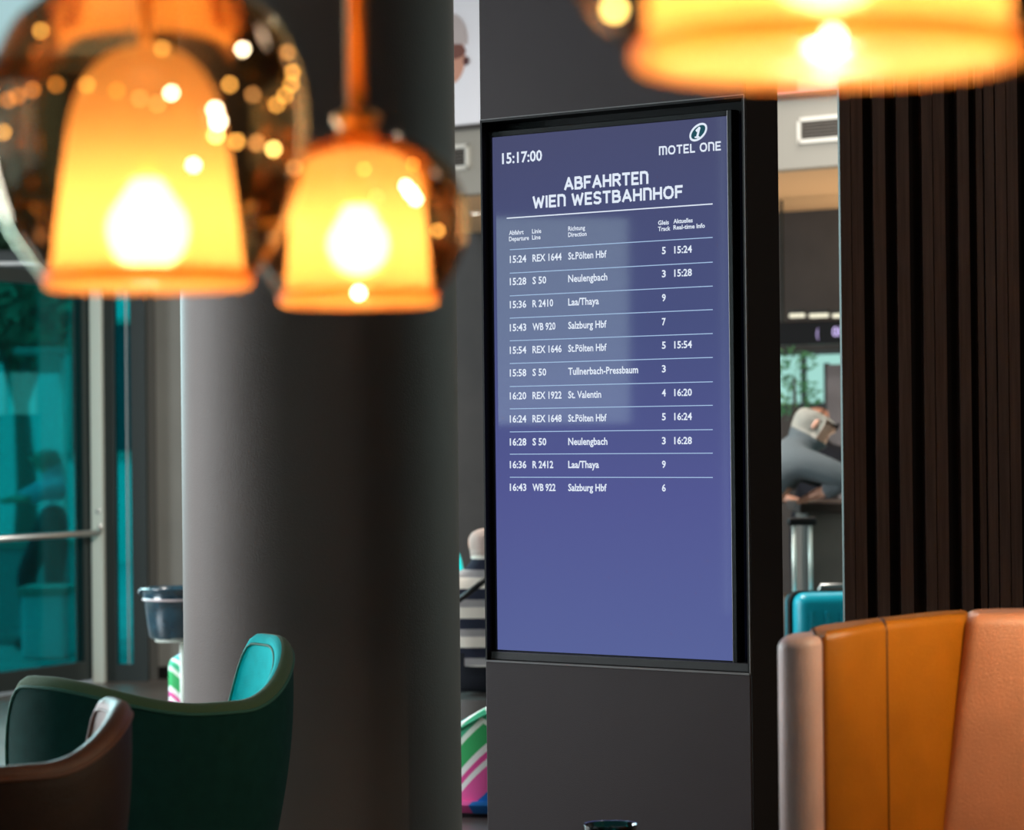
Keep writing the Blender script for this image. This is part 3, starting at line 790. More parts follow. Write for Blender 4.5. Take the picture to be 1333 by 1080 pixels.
shell_chair('tub_armchair', 'dark brown leather shell armchair in the lower left corner, nearest the viewer', bc.x, 5.75, -68, .335, h_brown, 116, m_browndark, m_brownpipe, inner_mt=m_brown, rim_mt=m_brown)
def h_pat(p):
    return .335 + .10 * sm(-35, 6, p) - .12 * sm(95, 115, abs(p))
pc = at(646, 900, 11.1)
pat = shell_chair('patterned_armchair', 'low armchair in bright pink, blue and green chevron print behind the pillar', pc.x, 11.1, -90, .40, h_pat, 115, m_chev, m_chev, z0=.06)
e = empty('round_stool', 'round dark stool under the person in the striped sweater', 'stool', (at(637, 706, 12.35).x, 12.35, 0))
bm = bmesh.new(); lathe(bm, [(.001, 0), (.22, 0), (.225, .02), (.225, .29), (.21, .315), (.001, .325)], 36); link('cushion', bm, m_walld, e, True, autos=.8)
tc2 = at(515, 640, 14.2)
shell_chair('tub_armchair', 'teal felt shell armchair far back, its edge showing left of the striped sweater', tc2.x, 14.2, 120, .343, h_teal, 118, m_teal, m_tealpipe)

# patterned pouf near the entrance
pp = at(218, 870, 13.5)
e = empty('patterned_pouf', 'pink, white and green patterned pouf at the left foot of the column', 'pouf', (pp.x + .225, 13.7, 0), 0)
ztp = at(230, 855, 13.5).z
bm = bmesh.new(); box(bm, -.225, .225, -.2, .2, .03, ztp, .045, 4); link('cushion', bm, m_chev, e, True)
bm = bmesh.new(); box(bm, -.19, .19, -.17, .17, 0, .03); link('plinth', bm, m_black, e)

# ---------------------------------------------------------------- wine cooler on a stand
bp = at(229, 800, 13.0)
zb0 = at(229, 830, 13).z; zb1 = at(229, 764, 13).z; kb = 13 / FPX
e = empty('ice_bucket', 'petrol blue glazed ice bucket beside the left edge of the column', 'bucket', (bp.x, 13.0, zb0))
hb = zb1 - zb0
prof = [(.001, 0.0), (33 * kb, 0), (35 * kb, .01), (38 * kb, hb * .4), (41 * kb, hb * .74), (43 * kb, hb * .76), (41.5 * kb, hb * .80), (44 * kb, hb * .95), (46.5 * kb, hb * .97), (46 * kb, hb), (42 * kb, hb), (38 * kb, hb * .5), (30 * kb, .02), (.001, .02)]
bm = bmesh.new(); lathe(bm, prof, 40); link('pail', bm, m_bucket, e, True)
bm = bmesh.new(); tube(bm, [(42.2 * kb * math.cos(a / 40 * 2 * PI), 42.2 * kb * math.sin(a / 40 * 2 * PI), hb * .77) for a in range(41)], .005, 8); link('band', bm, mat('pale_band', (.6, .5, .5), .3), e, True)
for sgn in (-1, 1):
    bm = bmesh.new(); tube(bm, [(sgn * 44 * kb, 0, hb * .86), (sgn * 47.5 * kb, .0, hb * .9), (sgn * 44.5 * kb, 0, hb * .965)], .008, 8); link('handle', bm, m_bucket, e, True)
e = empty('bucket_stand', 'pale metal stand under the petrol blue ice bucket', 'stand', (bp.x, 13.0, 0))
xs = at(238, 850, 13).x - bp.x
bm = bmesh.new(); lathe(bm, [(.001, zb0 - .015), (.09, zb0 - .015), (.095, zb0 - .006), (.09, zb0), (.001, zb0)], 32); link('tray', bm, m_post, e, True)
bm = bmesh.new(); tube(bm, [(xs, 0, 0.012), (xs, 0, zb0 - .012)], .014, 14); link('stem', bm, m_post, e, True)
bm = bmesh.new(); lathe(bm, [(.001, 0), (.14, 0), (.14, .01), (.02, .02), (.001, .02)], 32, cx=xs); link('foot', bm, m_post, e, True)

# ---------------------------------------------------------------- cognac wing chair
def offset_poly(pts, d):
    n = len(pts); out = []
    area_ = sum(pts[i][0] * pts[(i + 1) % n][1] - pts[(i + 1) % n][0] * pts[i][1] for i in range(n))
    sg = 1 if area_ > 0 else -1
    for i in range(n):
        a, b_, c = Vector(pts[i - 1]), Vector(pts[i]), Vector(pts[(i + 1) % n])
        t = (c - a).normalized(); nrm = Vector((-t.y, t.x)) * sg
        out.append(b_ + nrm * d)
    return out
def pillow(poly, z0, z1, fil, lean=(0, 0), ztop_fn=None, rings=9):
    """upholstered slab: rounded plan outline raised from z0 to z1 with a filleted top, leaning by `lean` m over its height"""
    bm = bmesh.new(); R_ = []
    H = z1 - z0
    levels = [(z0 + (H - fil) * k / 12, 0.0) for k in range(13)]
    for k in range(1, rings + 1):
        a = PI / 2 * k / rings
        levels.append((z1 - fil + fil * math.sin(a), fil * (1 - math.cos(a)) * .98))
    for z, ins in levels:
        P_ = offset_poly(poly, ins) if ins > 0 else [Vector(p) for p in poly]
        t = (z - z1) / H
        dz = 0
        R_.append([bm.verts.new((p.x + lean[0] * t, p.y + lean[1] * t, z + (ztop_fn(p.x, p.y) * max(0, (z - z0) / H) ** 2 if ztop_fn else 0))) for p in P_])
    n = len(poly)
    for i in range(len(R_) - 1):
        for k in range(n):
            bm.faces.new((R_[i][k], R_[i][(k + 1) % n], R_[i + 1][(k + 1) % n], R_[i + 1][k]))
    bm.faces.new(R_[0]); bm.faces.new(R_[-1])
    return bm
def catclosed(pts, n=6):
    m_ = len(pts); out = []
    for i in range(m_):
        P_ = [Vector(pts[(i + j) % m_]) for j in (-1, 0, 1, 2)]
        for k in range(n):
            t = k / n
            out.append(0.5 * (2 * P_[1] + (P_[2] - P_[0]) * t + (2 * P_[0] - 5 * P_[1] + 4 * P_[2] - P_[3]) * t * t + (3 * P_[1] - P_[0] - 3 * P_[2] + P_[3]) * t ** 3))
    return [tuple(p) for p in out]
Y0 = 5.85
kc = Y0 / FPX
X = lambda px, Y=Y0: at(px, 900, Y).x
wx = X(1240); 
chair = empty('wing_armchair', 'cognac leather wing armchair in the lower right corner, before the slatted wall', 'armchair', (X(1340, 6.1), 6.1, 0))
cx0, cy0 = chair.location.x, chair.location.y
L2 = lambda px, Y: (at(px, 900, Y).x - cx0, Y - cy0)
zt1 = at(1100, 806, 6.0).z
crown = lambda x, y: -.006 * ((x + .14) / .2) ** 2 if x < -.14 else -.05 * (x + .14) ** 2
crown_r = lambda x, y: crown(-x, y)
edge = catclosed([L2(1013, 5.86), L2(1020, 5.815), L2(1045, 5.80), L2(1064, 5.815), L2(1072, 5.86), L2(1066, 5.94), L2(1040, 5.97), L2(1018, 5.94)], 5)
p12 = catclosed([L2(1069, 5.852), L2(1082, 5.845), L2(1112, 5.88), L2(1155, 5.965), L2(1200, 6.03), L2(1240, 6.10), L2(1262, 6.15), L2(1262, 6.27), L2(1220, 6.25), L2(1160, 6.14), L2(1110, 6.08), L2(1060, 6.02), L2(1052, 5.93)], 5)
bk = catclosed([L2(1258, 6.16), L2(1267, 6.10), L2(1290, 6.085), L2(1340, 6.08), L2(1390, 6.085), L2(1413, 6.10), L2(1422, 6.16), L2(1415, 6.27), L2(1340, 6.31), L2(1265, 6.27)], 5)
mir = lambda P: [(-a, b_) for a, b_ in P][::-1]
ZC = .30
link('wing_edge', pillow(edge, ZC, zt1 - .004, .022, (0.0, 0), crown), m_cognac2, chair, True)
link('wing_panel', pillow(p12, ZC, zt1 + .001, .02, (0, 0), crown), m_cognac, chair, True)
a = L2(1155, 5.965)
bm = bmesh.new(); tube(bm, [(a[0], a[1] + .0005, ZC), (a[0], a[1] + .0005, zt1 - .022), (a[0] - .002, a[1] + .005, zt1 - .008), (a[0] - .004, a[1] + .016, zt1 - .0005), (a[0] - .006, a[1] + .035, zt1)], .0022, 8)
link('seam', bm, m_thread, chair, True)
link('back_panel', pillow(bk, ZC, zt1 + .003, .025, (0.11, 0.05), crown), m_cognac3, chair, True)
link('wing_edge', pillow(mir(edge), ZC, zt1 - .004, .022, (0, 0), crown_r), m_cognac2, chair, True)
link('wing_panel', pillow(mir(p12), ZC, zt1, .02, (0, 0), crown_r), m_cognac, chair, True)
bm = bmesh.new()
for s_ in (1,):
    a = L2(1070, 5.85)
    tube(bm, [(a[0] - .006, a[1], ZC), (a[0] - .003, a[1] - .004, zt1 - .1), (a[0] - .006, a[1] - .002, zt1 - .03), (a[0] - .018, a[1] + .0, zt1 - .006)], .0035, 8)
    link('seam_piping', bm, m_thread, chair, True); bm = bmesh.new()
    tube(bm, [(-a[0] + .006, a[1], ZC), (-a[0] + .003, a[1] - .004, zt1 - .1), (-a[0] + .006, a[1] - .002, zt1 - .03)], .0035, 8)
link('seam_piping', bm, m_thread, chair, True)
bm = bmesh.new(); box(bm, -.32, .32, -.33, .12, .28, .42, .05, 4); link('seat_cushion', bm, m_cognac, chair, True)
bm = bmesh.new(); box(bm, -.34, .34, -.26, .2, .16, .30, .02, 3); link('seat_frame', bm, m_cognac, chair, True)
for sx in (-1, 1):
    for sy in (-.20, .15):
        bm = bmesh.new(); tube(bm, [(sx * .30, sy, .17), (sx * .32, sy * 1.1, .0)], [.02, .013], 12); link('leg', bm, m_countop, chair, True)

# ---------------------------------------------------------------- small table with tumbler in front of the pillar
tp = at(795, 1074, 6.6)
zt_ = tp.z
e = empty('side_table', 'small round dark side table below the departure screen', 'table', (tp.x, 6.6, 0))
bm = bmesh.new(); lathe(bm, [(.001, zt_ - .13), (.22, zt_ - .13), (.225, zt_ - .12), (.22, zt_ - .11), (.001, zt_ - .11)], 48); link('table_top', bm, m_countop, e, True)
bm = bmesh.new(); tube(bm, [(0, 0, 0.015), (0, 0, zt_ - .13)], .02, 16); link('stem', bm, m_steel, e, True)
bm = bmesh.new(); lathe(bm, [(.001, 0), (.17, 0), (.17, .012), (.02, .02), (.001, .02)], 40); link('foot', bm, m_steel, e, True)
bm = bmesh.new(); lathe(bm, [(.001, 0), (.045, 0), (.055, .03), (.060, .11), (.0615, .112), (.060, .114), (.0575, .112), (.052, .03), (.042, .008), (.001, .008)], 40)
o = link('glass_tumbler', bm, g_cup, None, True, loc=(tp.x, 6.6, zt_ - .11)); tag(o, 'teal glass tumbler standing on the small table below the screen', 'glass')

# ---------------------------------------------------------------- people
def person(name, label, loc, rz, J, scale=1.0, top=None, trousers=None, hair=None, hairz=.0, headdir=(0, 1, 0), group=None, glasses=False, sleeve=True):
    """J: joint name -> (x,y,z). Facing local +y. One continuous skinned body; clothes and hair are children."""
    e = empty(name, label, 'person', loc, rz, group)
    order = ['pelvis', 'waist', 'chest', 'neck', 'skull', 'crown']
    verts = []; edges = []; rad = []; idx = {}
    def av(k, p, r):
        idx[k] = len(verts); verts.append(Vector(p)); rad.append(r); return idx[k]
    rr_ = dict(pelvis=.145, waist=.13, chest=.15, neck=.06, skull=.092, crown=.084)
    for k in order: av(k, J[k], rr_[k])
    for a, b_ in zip(order, order[1:]): edges.append((idx[a], idx[b_]))
    for s_ in ('L', 'R'):
        for k, r in (('shoulder', .068), ('elbow', .05), ('wrist', .028), ('palm', .030)):
            av(k + s_, J[k + s_], r)
        edges += [(idx['chest'], idx['shoulder' + s_]), (idx['shoulder' + s_], idx['elbow' + s_]), (idx['elbow' + s_], idx['wrist' + s_]), (idx['wrist' + s_], idx['palm' + s_])]
        d = (Vector(J['palm' + s_]) - Vector(J['wrist' + s_])).normalized()
        side = d.cross(Vector((0, 0, 1))).normalized()
        if side.length < .1: side = Vector((1, 0, 0))
        for q, ln in enumerate((.060, .070, .064, .050)):
            o_ = side * (-.026 + .0175 * q)
            a = av('f%d%s' % (q, s_), Vector(J['palm' + s_]) + d * .035 + o_, .009)
            b_ = av('g%d%s' % (q, s_), Vector(J['palm' + s_]) + d * (.035 + ln * .55) + o_ * 1.1 - Vector((0, 0, .008)), .008)
            c_ = av('h%d%s' % (q, s_), Vector(J['palm' + s_]) + d * (.035 + ln * .9) + o_ * 1.1 - Vector((0, 0, .022)), .007)
            edges += [(idx['palm' + s_], a), (a, b_), (b_, c_)]
        sg = 1 if s_ == 'L' else -1
        a = av('t0' + s_, Vector(J['wrist' + s_]) + d * .03 - side * .034, .010)
        b_ = av('t1' + s_, Vector(J['wrist' + s_]) + d * .07 - side * .050 - Vector((0, 0, .01)), .008)
        edges += [(idx['wrist' + s_], a), (a, b_)]
        for k, r in (('hip', .088), ('knee', .06), ('ankle', .04), ('toe', .036)):
            av(k + s_, J[k + s_], r)
        edges += [(idx['pelvis'], idx['hip' + s_]), (idx['hip' + s_], idx['knee' + s_]), (idx['knee' + s_], idx['ankle' + s_]), (idx['ankle' + s_], idx['toe' + s_])]
    me = bpy.data.meshes.new('skel'); me.from_pydata([v * scale for v in verts], edges, [])
    o = bpy.data.objects.new('skel', me); COL.objects.link(o)
    md = o.modifiers.new('s', 'SKIN'); md.use_smooth_shade = True
    for i, v in enumerate(me.skin_vertices[0].data):
        k = 1.0
        v.radius = (rad[i] * scale * k, rad[i] * scale * k); v.use_root = (i == 0)
    for k in ('pelvis', 'waist', 'chest'):
        r = rad[idx[k]] * scale
        me.skin_vertices[0].data[idx[k]].radius = (r * 1.1, r * .78) if False else (r, r)
    o.modifiers.new('ss', 'SUBSURF').levels = 2
    dg = bpy.context.evaluated_depsgraph_get(); dg.update()
    bme = bpy.data.meshes.new_from_object(o.evaluated_get(dg))
    bpy.data.objects.remove(o); bpy.data.meshes.remove(me)
    bm = bmesh.new(); bm.from_mesh(bme); bpy.data.meshes.remove(bme)
    # head features pushed out of the one body surface
    sk = Vector(J['skull']) * scale; fd = Vector(headdir).normalized()
    upv = (Vector(J['crown']) - Vector(J['skull'])).normalized(); sd = fd.cross(upv).normalized()
    nose = sk + fd * .10 * scale - upv * .005
    for v in bm.verts:
        q = v.co - sk
        if q.length < .17 * scale and q.dot(upv) > -.09 * scale:
            # skull wider front-to-back, jaw narrower
            v.co += fd * q.dot(fd) * .10
            v.co -= sd * q.dot(sd) * .10
            dd = (v.co - nose); g = math.exp(-((dd.dot(upv) / .020) ** 2 + (dd.dot(sd) / .012) ** 2)) if q.dot(fd) > 0 else 0
            v.co += fd * .022 * g
            dj = q - (fd * .07 - upv * .075); v.co += fd * .02 * math.exp(-(dj.length / .035) ** 2)
    # classify faces by nearest bone
    def near(p):
        best = (9, '')
        names = list(idx.keys())
        for a, b_ in edges:
            A_, B_ = verts[a] * scale, verts[b_] * scale
            d = B_ - A_; t = max(0, min(1, (p - A_).dot(d) / max(1e-9, d.length_squared)))
            q = (p - A_ - d * t).length
            if q < best[0]: best = (q, names[a] + '>' + names[b_], t)
        return best
    bm.normal_update()
    cls = [near(f.calc_center_median()) for f in bm.faces]
    TOP = ('pelvis>waist', 'waist>chest', 'chest>shoulder', 'shoulder')
    def sub(nm, test, inf, mt, curl=0):
        b2 = bmesh.new(); mp = {}
        for f, c in zip(bm.faces, cls):
            if test(f, c):
                vs = []
                for v in f.verts:
                    if v.index not in mp: mp[v.index] = b2.verts.new(v.co + v.normal * inf)
                    vs.append(mp[v.index])
                b2.faces.new(vs)
        if len(b2.faces): 
            r = bmesh.ops.solidify(b2, geom=b2.faces[:], thickness=.004)
            return link(nm, b2, mt, e, True)
    bm.verts.index_update()
    def is_top(f, c):
        k = c[1]
        if k.startswith(('pelvis>waist', 'waist>', 'chest>shoulder', 'shoulder')): return True
        if k.startswith('elbow'): return sleeve and c[2] < .9
        if k.startswith('chest>neck'): return True
        if k.startswith('neck>skull'): return c[2] < .42
        return False
    def is_leg(f, c):
        k = c[1]
        return k.startswith(('pelvis>hip', 'hip', 'knee')) or (k.startswith('pelvis>waist') and c[2] < .35)
    sub('shirt', is_top, .012, top)
    sub('trousers', is_leg, .010, trousers)
    sub('shoe', lambda f, c: c[1].startswith('ankleL'), .012, m_shoe); sub('shoe', lambda f, c: c[1].startswith('ankleR'), .012, m_shoe)
    if hair:
        def is_hair(f, c):
            q = f.calc_center_median() - sk
            if q.length > .2 * scale or not c[1].startswith(('neck>skull', 'skull', 'crown')): return False
            u_, f_ = q.dot(upv), q.dot(fd)
            return (u_ > .045 + hairz and f_ < .085) or (f_ < .03 and u_ > -.055 + hairz) 
        sub('hair', is_hair, .014, hair)
    for s_ in (-1, 1):
        b2 = bmesh.new(); bmesh.ops.create_uvsphere(b2, u_segments=10, v_segments=8, radius=1)
        c = sk + sd * s_ * .078 * scale
        for v in b2.verts: v.co = c + sd * v.co.x * .010 + fd * v.co.y * .018 + upv * v.co.z * .030
        link('ear', b2, m_skin, e, True)
        b2 = bmesh.new(); bmesh.ops.create_uvsphere(b2, u_segments=8, v_segments=6, radius=.009, matrix=Matrix.Translation(sk + sd * s_ * .03 + fd * .086 + upv * .02)); link('eye', b2, m_black, e, True)
    b2 = bmesh.new(); c = sk + fd * .086 - upv * .045
    tube(b2, [c - sd * .022, c + fd * .006, c + sd * .022], .004, 6); link('mouth', b2, mat('lips', (.4, .12, .1), .5), e, True)
    if glasses:
        b2 = bmesh.new()
        for s_ in (-1, 1):
            c = sk + sd * s_ * .033 + fd * .104 + upv * .02
            tube(b2, [c + sd * math.cos(t * PI / 6) * .024 + upv * math.sin(t * PI / 6) * .018 for t in range(13)], .003, 6)
            tube(b2, [sk + sd * s_ * .057 + fd * .10 + upv * .022, sk + sd * s_ * .083 + fd * .0 + upv * .02], .003, 6)
        link('glasses', b2, m_black, e, True)
    link('body', bm, m_skin, e, True)
    return e
# man leaning on the counter, facing right
hp = at(1054, 552, 13.95)
ZS = hp.z
Jl = dict(pelvis=(0, -.05, .93), waist=(0, .02, 1.05), chest=(0, .22, ZS - .23), neck=(0, .32, ZS - .10), skull=(0, .375, ZS), crown=(0, .40, ZS + .045),
          shoulderL=(.17, .28, ZS - .17), elbowL=(.24, .50, ZS - .25), wristL=(.12, .42, CT + .055), palmL=(.08, .37, CT + .04),
          shoulderR=(-.17, .24, ZS - .17), elbowR=(-.25, .50, CT + .10), wristR=(-.12, .44, CT + .05), palmR=(-.06, .40, CT + .045),
          hipL=(.09, -.05, .88), kneeL=(.10, -.02, .5), ankleL=(.10, -.08, .08), toeL=(.12, .06, .04), hipR=(-.09, -.05, .88), kneeR=(-.10, .02, .5), ankleR=(-.10, .0, .08), toeR=(-.12, .14, .04))
# local +y maps to world +x: the near arm is the one at local -x -> world -y? (rz=-90: x->-y, y->+x)
person('person', 'grey-haired person in a slate grey top leaning on the reception counter', (hp.x - .350, 14.0, 0), -PI / 2, Jl, 1.0, m_shirt, m_trous, m_hairg, -.01, (0, .95, -.30), glasses=True)
# seated person in striped sweater, back to the camera
sp_ = at(637, 706, 12.35)
ZH = sp_.z
Js = dict(pelvis=(0, 0, .44), waist=(0, -.02, .56), chest=(0, .0, ZH - .24), neck=(0, .02, ZH - .11), skull=(0, .045, ZH), crown=(0, .05, ZH + .05),
          shoulderL=(.17, .0, ZH - .20), elbowL=(.22, .14, .58), wristL=(.13, .34, .56), palmL=(.10, .40, .55),
          shoulderR=(-.17, .0, ZH - .20), elbowR=(-.22, .14, .58), wristR=(-.13, .34, .56), palmR=(-.10, .40, .55),
          hipL=(.10, .05, .42), kneeL=(.14, .48, .47), ankleL=(.14, .50, .09), toeL=(.14, .62, .04), hipR=(-.10, .05, .42), kneeR=(-.14, .48, .47), ankleR=(-.14, .50, .09), toeR=(-.14, .62, .04))
striped = person('person', 'seated person in a navy and cream striped sweater behind the pillar', (sp_.x, 12.3, 0), 0.0, Js, 1.0, m_strip, m_trous, m_hairp, .0, (0, 1, -.05))
# shoulder strap
bm = bmesh.new()
a = at(596, 782, 12.09); b_ = at(640, 748, 12.10)
tube(bm, [a, (a + b_) / 2 + Vector((0, -.01, 0)), b_], .012, 8)
for v in bm.verts: v.co -= Vector((sp_.x, 12.3, 0))
link('bag_strap', bm, m_black, striped, True)
# receptionist far behind
fp = at(1062, 541, 17.0)
ZF = fp.z
Jf = dict(pelvis=(0, 0, .93), waist=(0, 0, 1.08), chest=(0, 0, ZF - .28), neck=(0, 0, ZF - .12), skull=(0, .01, ZF), crown=(0, .01, ZF + .05))
for s_, g in (('L', 1), ('R', -1)):
    Jf.update({'shoulder' + s_: (.17 * g, 0, ZF - .23), 'elbow' + s_: (.23 * g, .03, 1.1), 'wrist' + s_: (.2 * g, .2, 1.02), 'palm' + s_: (.17 * g, .27, 1.02),
               'hip' + s_: (.09 * g, 0, .88), 'knee' + s_: (.1 * g, .02, .5), 'ankle' + s_: (.1 * g, 0, .08), 'toe' + s_: (.12 * g, .13, .04)})
person('person', 'bald person far back whose head just shows above the grey-haired person', (fp.x, 17.0, 0), PI, {k: (v[0] / .8, v[1] / .8, v[2] / .8) for k, v in Jf.items()}, .8, m_trous, m_trous, None)
# pedestrian beyond the door glass
m_cy = mat('pale_blue_jacket', (.45, .75, .85), .8)
op = at(70, 592, 19.9)
Jp = {k: v for k, v in Jf.items()}
dz = op.z - ZF
for k in ('chest', 'neck', 'skull', 'crown', 'shoulderL', 'shoulderR'):
    v = Jf[k]; Jp[k] = (v[0], v[1] + (.05 if k in ('skull', 'crown') else 0), v[2] + dz)
Jp['kneeL'] = (.1, .18, .5); Jp['ankleL'] = (.1, .12, .08); Jp['toeL'] = (.1, .25, .04); Jp['waist'] = (0, 0, 1.04)
person('person', 'person in a pale blue jacket walking outside, seen through the glass door', (op.x, 19.9, -.02), 1.9, Jp, 1.0, m_cy, m_trous, m_hairg)

# ---------------------------------------------------------------- suitcase
q = at(1034, 800, 12.9)
zc1 = at(1060, 772, 12.9).z
e = empty('suitcase', 'teal hard-shell suitcase with raised handle behind the cognac armchair', 'suitcase', (q.x + .19, 13.05, 0), .18)
bm = bmesh.new(); box(bm, -.20, .20, -.12, .12, .06, zc1, .05, 5); link('shell', bm, m_case, e, True)
bm = bmesh.new(); box(bm, -.205, .205, -.006, .006, .055, zc1 + .004, .05, 5); link('zip_band', bm, m_black, e, True)
bm = bmesh.new()
for k in range(5): box(bm, -.14 + k * .07 - .006, -.14 + k * .07 + .006, -.125, -.118, .14, zc1 - .08, .002)
link('groove_rib', bm, m_case, e)
zh = at(1048, 684, 12.9).z
ha = at(1042, 700, 13.05).x - e.location.x; hb_ = at(1057, 700, 13.05).x - e.location.x
bm = bmesh.new()
for x_ in (ha - .012, hb_ + .012): tube(bm, [(x_, .08, zc1 - .05), (x_, .08, zh)], .009, 10)
link('telescopic_tube', bm, mat('pale_aluminium', (.72, .75, .68), .35, metal=.3), e, True)
bm = bmesh.new(); box(bm, ha - .04, hb_ + .04, .06, .10, zh - .005, zh + .03, .01, 3); link('handle_grip', bm, m_black, e, True)
bm = bmesh.new(); tube(bm, [(-.07, 0, zc1 - .005), (-.06, 0, zc1 + .025), (.06, 0, zc1 + .025), (.07, 0, zc1 - .005)], .010, 8); link('carry_handle', bm, m_steel, e, True)
for sx in (-1, 1):
    for sy in (-1, 1):
        bm = bmesh.new(); tube(bm, [(sx * .15 - .012, sy * .08, .03), (sx * .15 + .012, sy * .08, .03)], .03, 14); 
        box(bm, sx * .15 - .015, sx * .15 + .015, sy * .08 - .012, sy * .08 + .012, .04, .075)
        link('wheel', bm, m_black, e)
# pot plant in front of the rear window
q = at(1035, 640, 18.0)
e = empty('potted_plant', 'leafy plant before the bright rear window beside the display pillar', 'plant', (q.x, 18.0, 0))
bm = bmesh.new(); lathe(bm, [(.001, 0), (.13, 0), (.17, .4), (.165, .41), (.15, .39), (.001, .37)], 28); link('pot', bm, m_counter, e, True)
zz = at(1035, 492, 18).z
bm = bmesh.new(); tube(bm, [(0, 0, .36), (.02, 0, 1.0), (0, 0, zz)], [.02, .016, .01], 8)
link('stem', bm, m_walld, e, True)
bm = bmesh.new()
for k in range(170):
    a = random.uniform(0, 2 * PI); rr2 = random.uniform(.02, .13); c = Vector((math.cos(a) * rr2, math.sin(a) * rr2, zz + random.uniform(-.24, .17)))
    d = Vector((math.cos(a), math.sin(a), random.uniform(-.4, .8))).normalized(); s1 = d.orthogonal().normalized() * .012
    bm.faces.new([bm.verts.new(c), bm.verts.new(c + d * .03 + s1), bm.verts.new(c + d * .06), bm.verts.new(c + d * .03 - s1)])
o = link('foliage', bm, mat('plant_leaf', (.06, .25, .12), .5), e); o['kind'] = 'stuff'

# ---------------------------------------------------------------- pendant lamps
def shade_mat(name, col, clear):
    M = bpy.data.materials.new(name); M.use_nodes = True
    nt = M.node_tree; nt.nodes.clear()
    o = nt.nodes.new('ShaderNodeOutputMaterial')
    tl = nt.nodes.new('ShaderNodeBsdfTranslucent'); tl.inputs[0].default_value = (*col, 1)
    df = nt.nodes.new('ShaderNodeBsdfDiffuse'); df.inputs[0].default_value = (*[c * .9 for c in col], 1)
    tr = nt.nodes.new('ShaderNodeBsdfTransparent'); tr.inputs[0].default_value = (1, .85, .6, 1)
    gl = nt.nodes.new('ShaderNodeBsdfGlossy'); gl.inputs['Roughness'].default_value = .12
    m1 = nt.nodes.new('ShaderNodeMixShader'); m1.inputs[0].default_value = .25
    m2 = nt.nodes.new('ShaderNodeMixShader'); m2.inputs[0].default_value = clear
    m3 = nt.nodes.new('ShaderNodeMixShader'); m3.inputs[0].default_value = .04
    nt.links.new(tl.outputs[0], m1.inputs[1]); nt.links.new(df.outputs[0], m1.inputs[2])
    nt.links.new(m1.outputs[0], m2.inputs[1]); nt.links.new(tr.outputs[0], m2.inputs[2])
    nt.links.new(m2.outputs[0], m3.inputs[1]); nt.links.new(gl.outputs[0], m3.inputs[2]); nt.links.new(m3.outputs[0], o.inputs[0])
    return M
m_shade = shade_mat('amber_opal_glass', (1.0, .56, .19), .24)
m_globe = thin_glass('smoked_amber_glass', (.50, .36, .235), .7, 1.5, .03, (1, .85, .65))
m_bulb = emis('bulb_glow', (1.0, .87, .66), 48)
m_beads = {'o': emis('glint_amber', (1.0, .42, .07), 9), 'y': emis('glint_yellow', (1.0, .62, .15), 16), 'w': emis('glint_white', (1.0, .80, .50), 22), 'd': emis('glint_dim', (1.0, .40, .10), 4)}  # glowing bead colours that imitate lamp reflections in the glass
def interp(prof, z):
    for (r0, z0), (r1, z1) in zip(prof, prof[1:]):
        lo_, hi = min(z0, z1), max(z0, z1)
        if lo_ <= z <= hi and hi > lo_:
            t = (z - z0) / (z1 - z0); return r0 + (r1 - r0) * t
    return 0
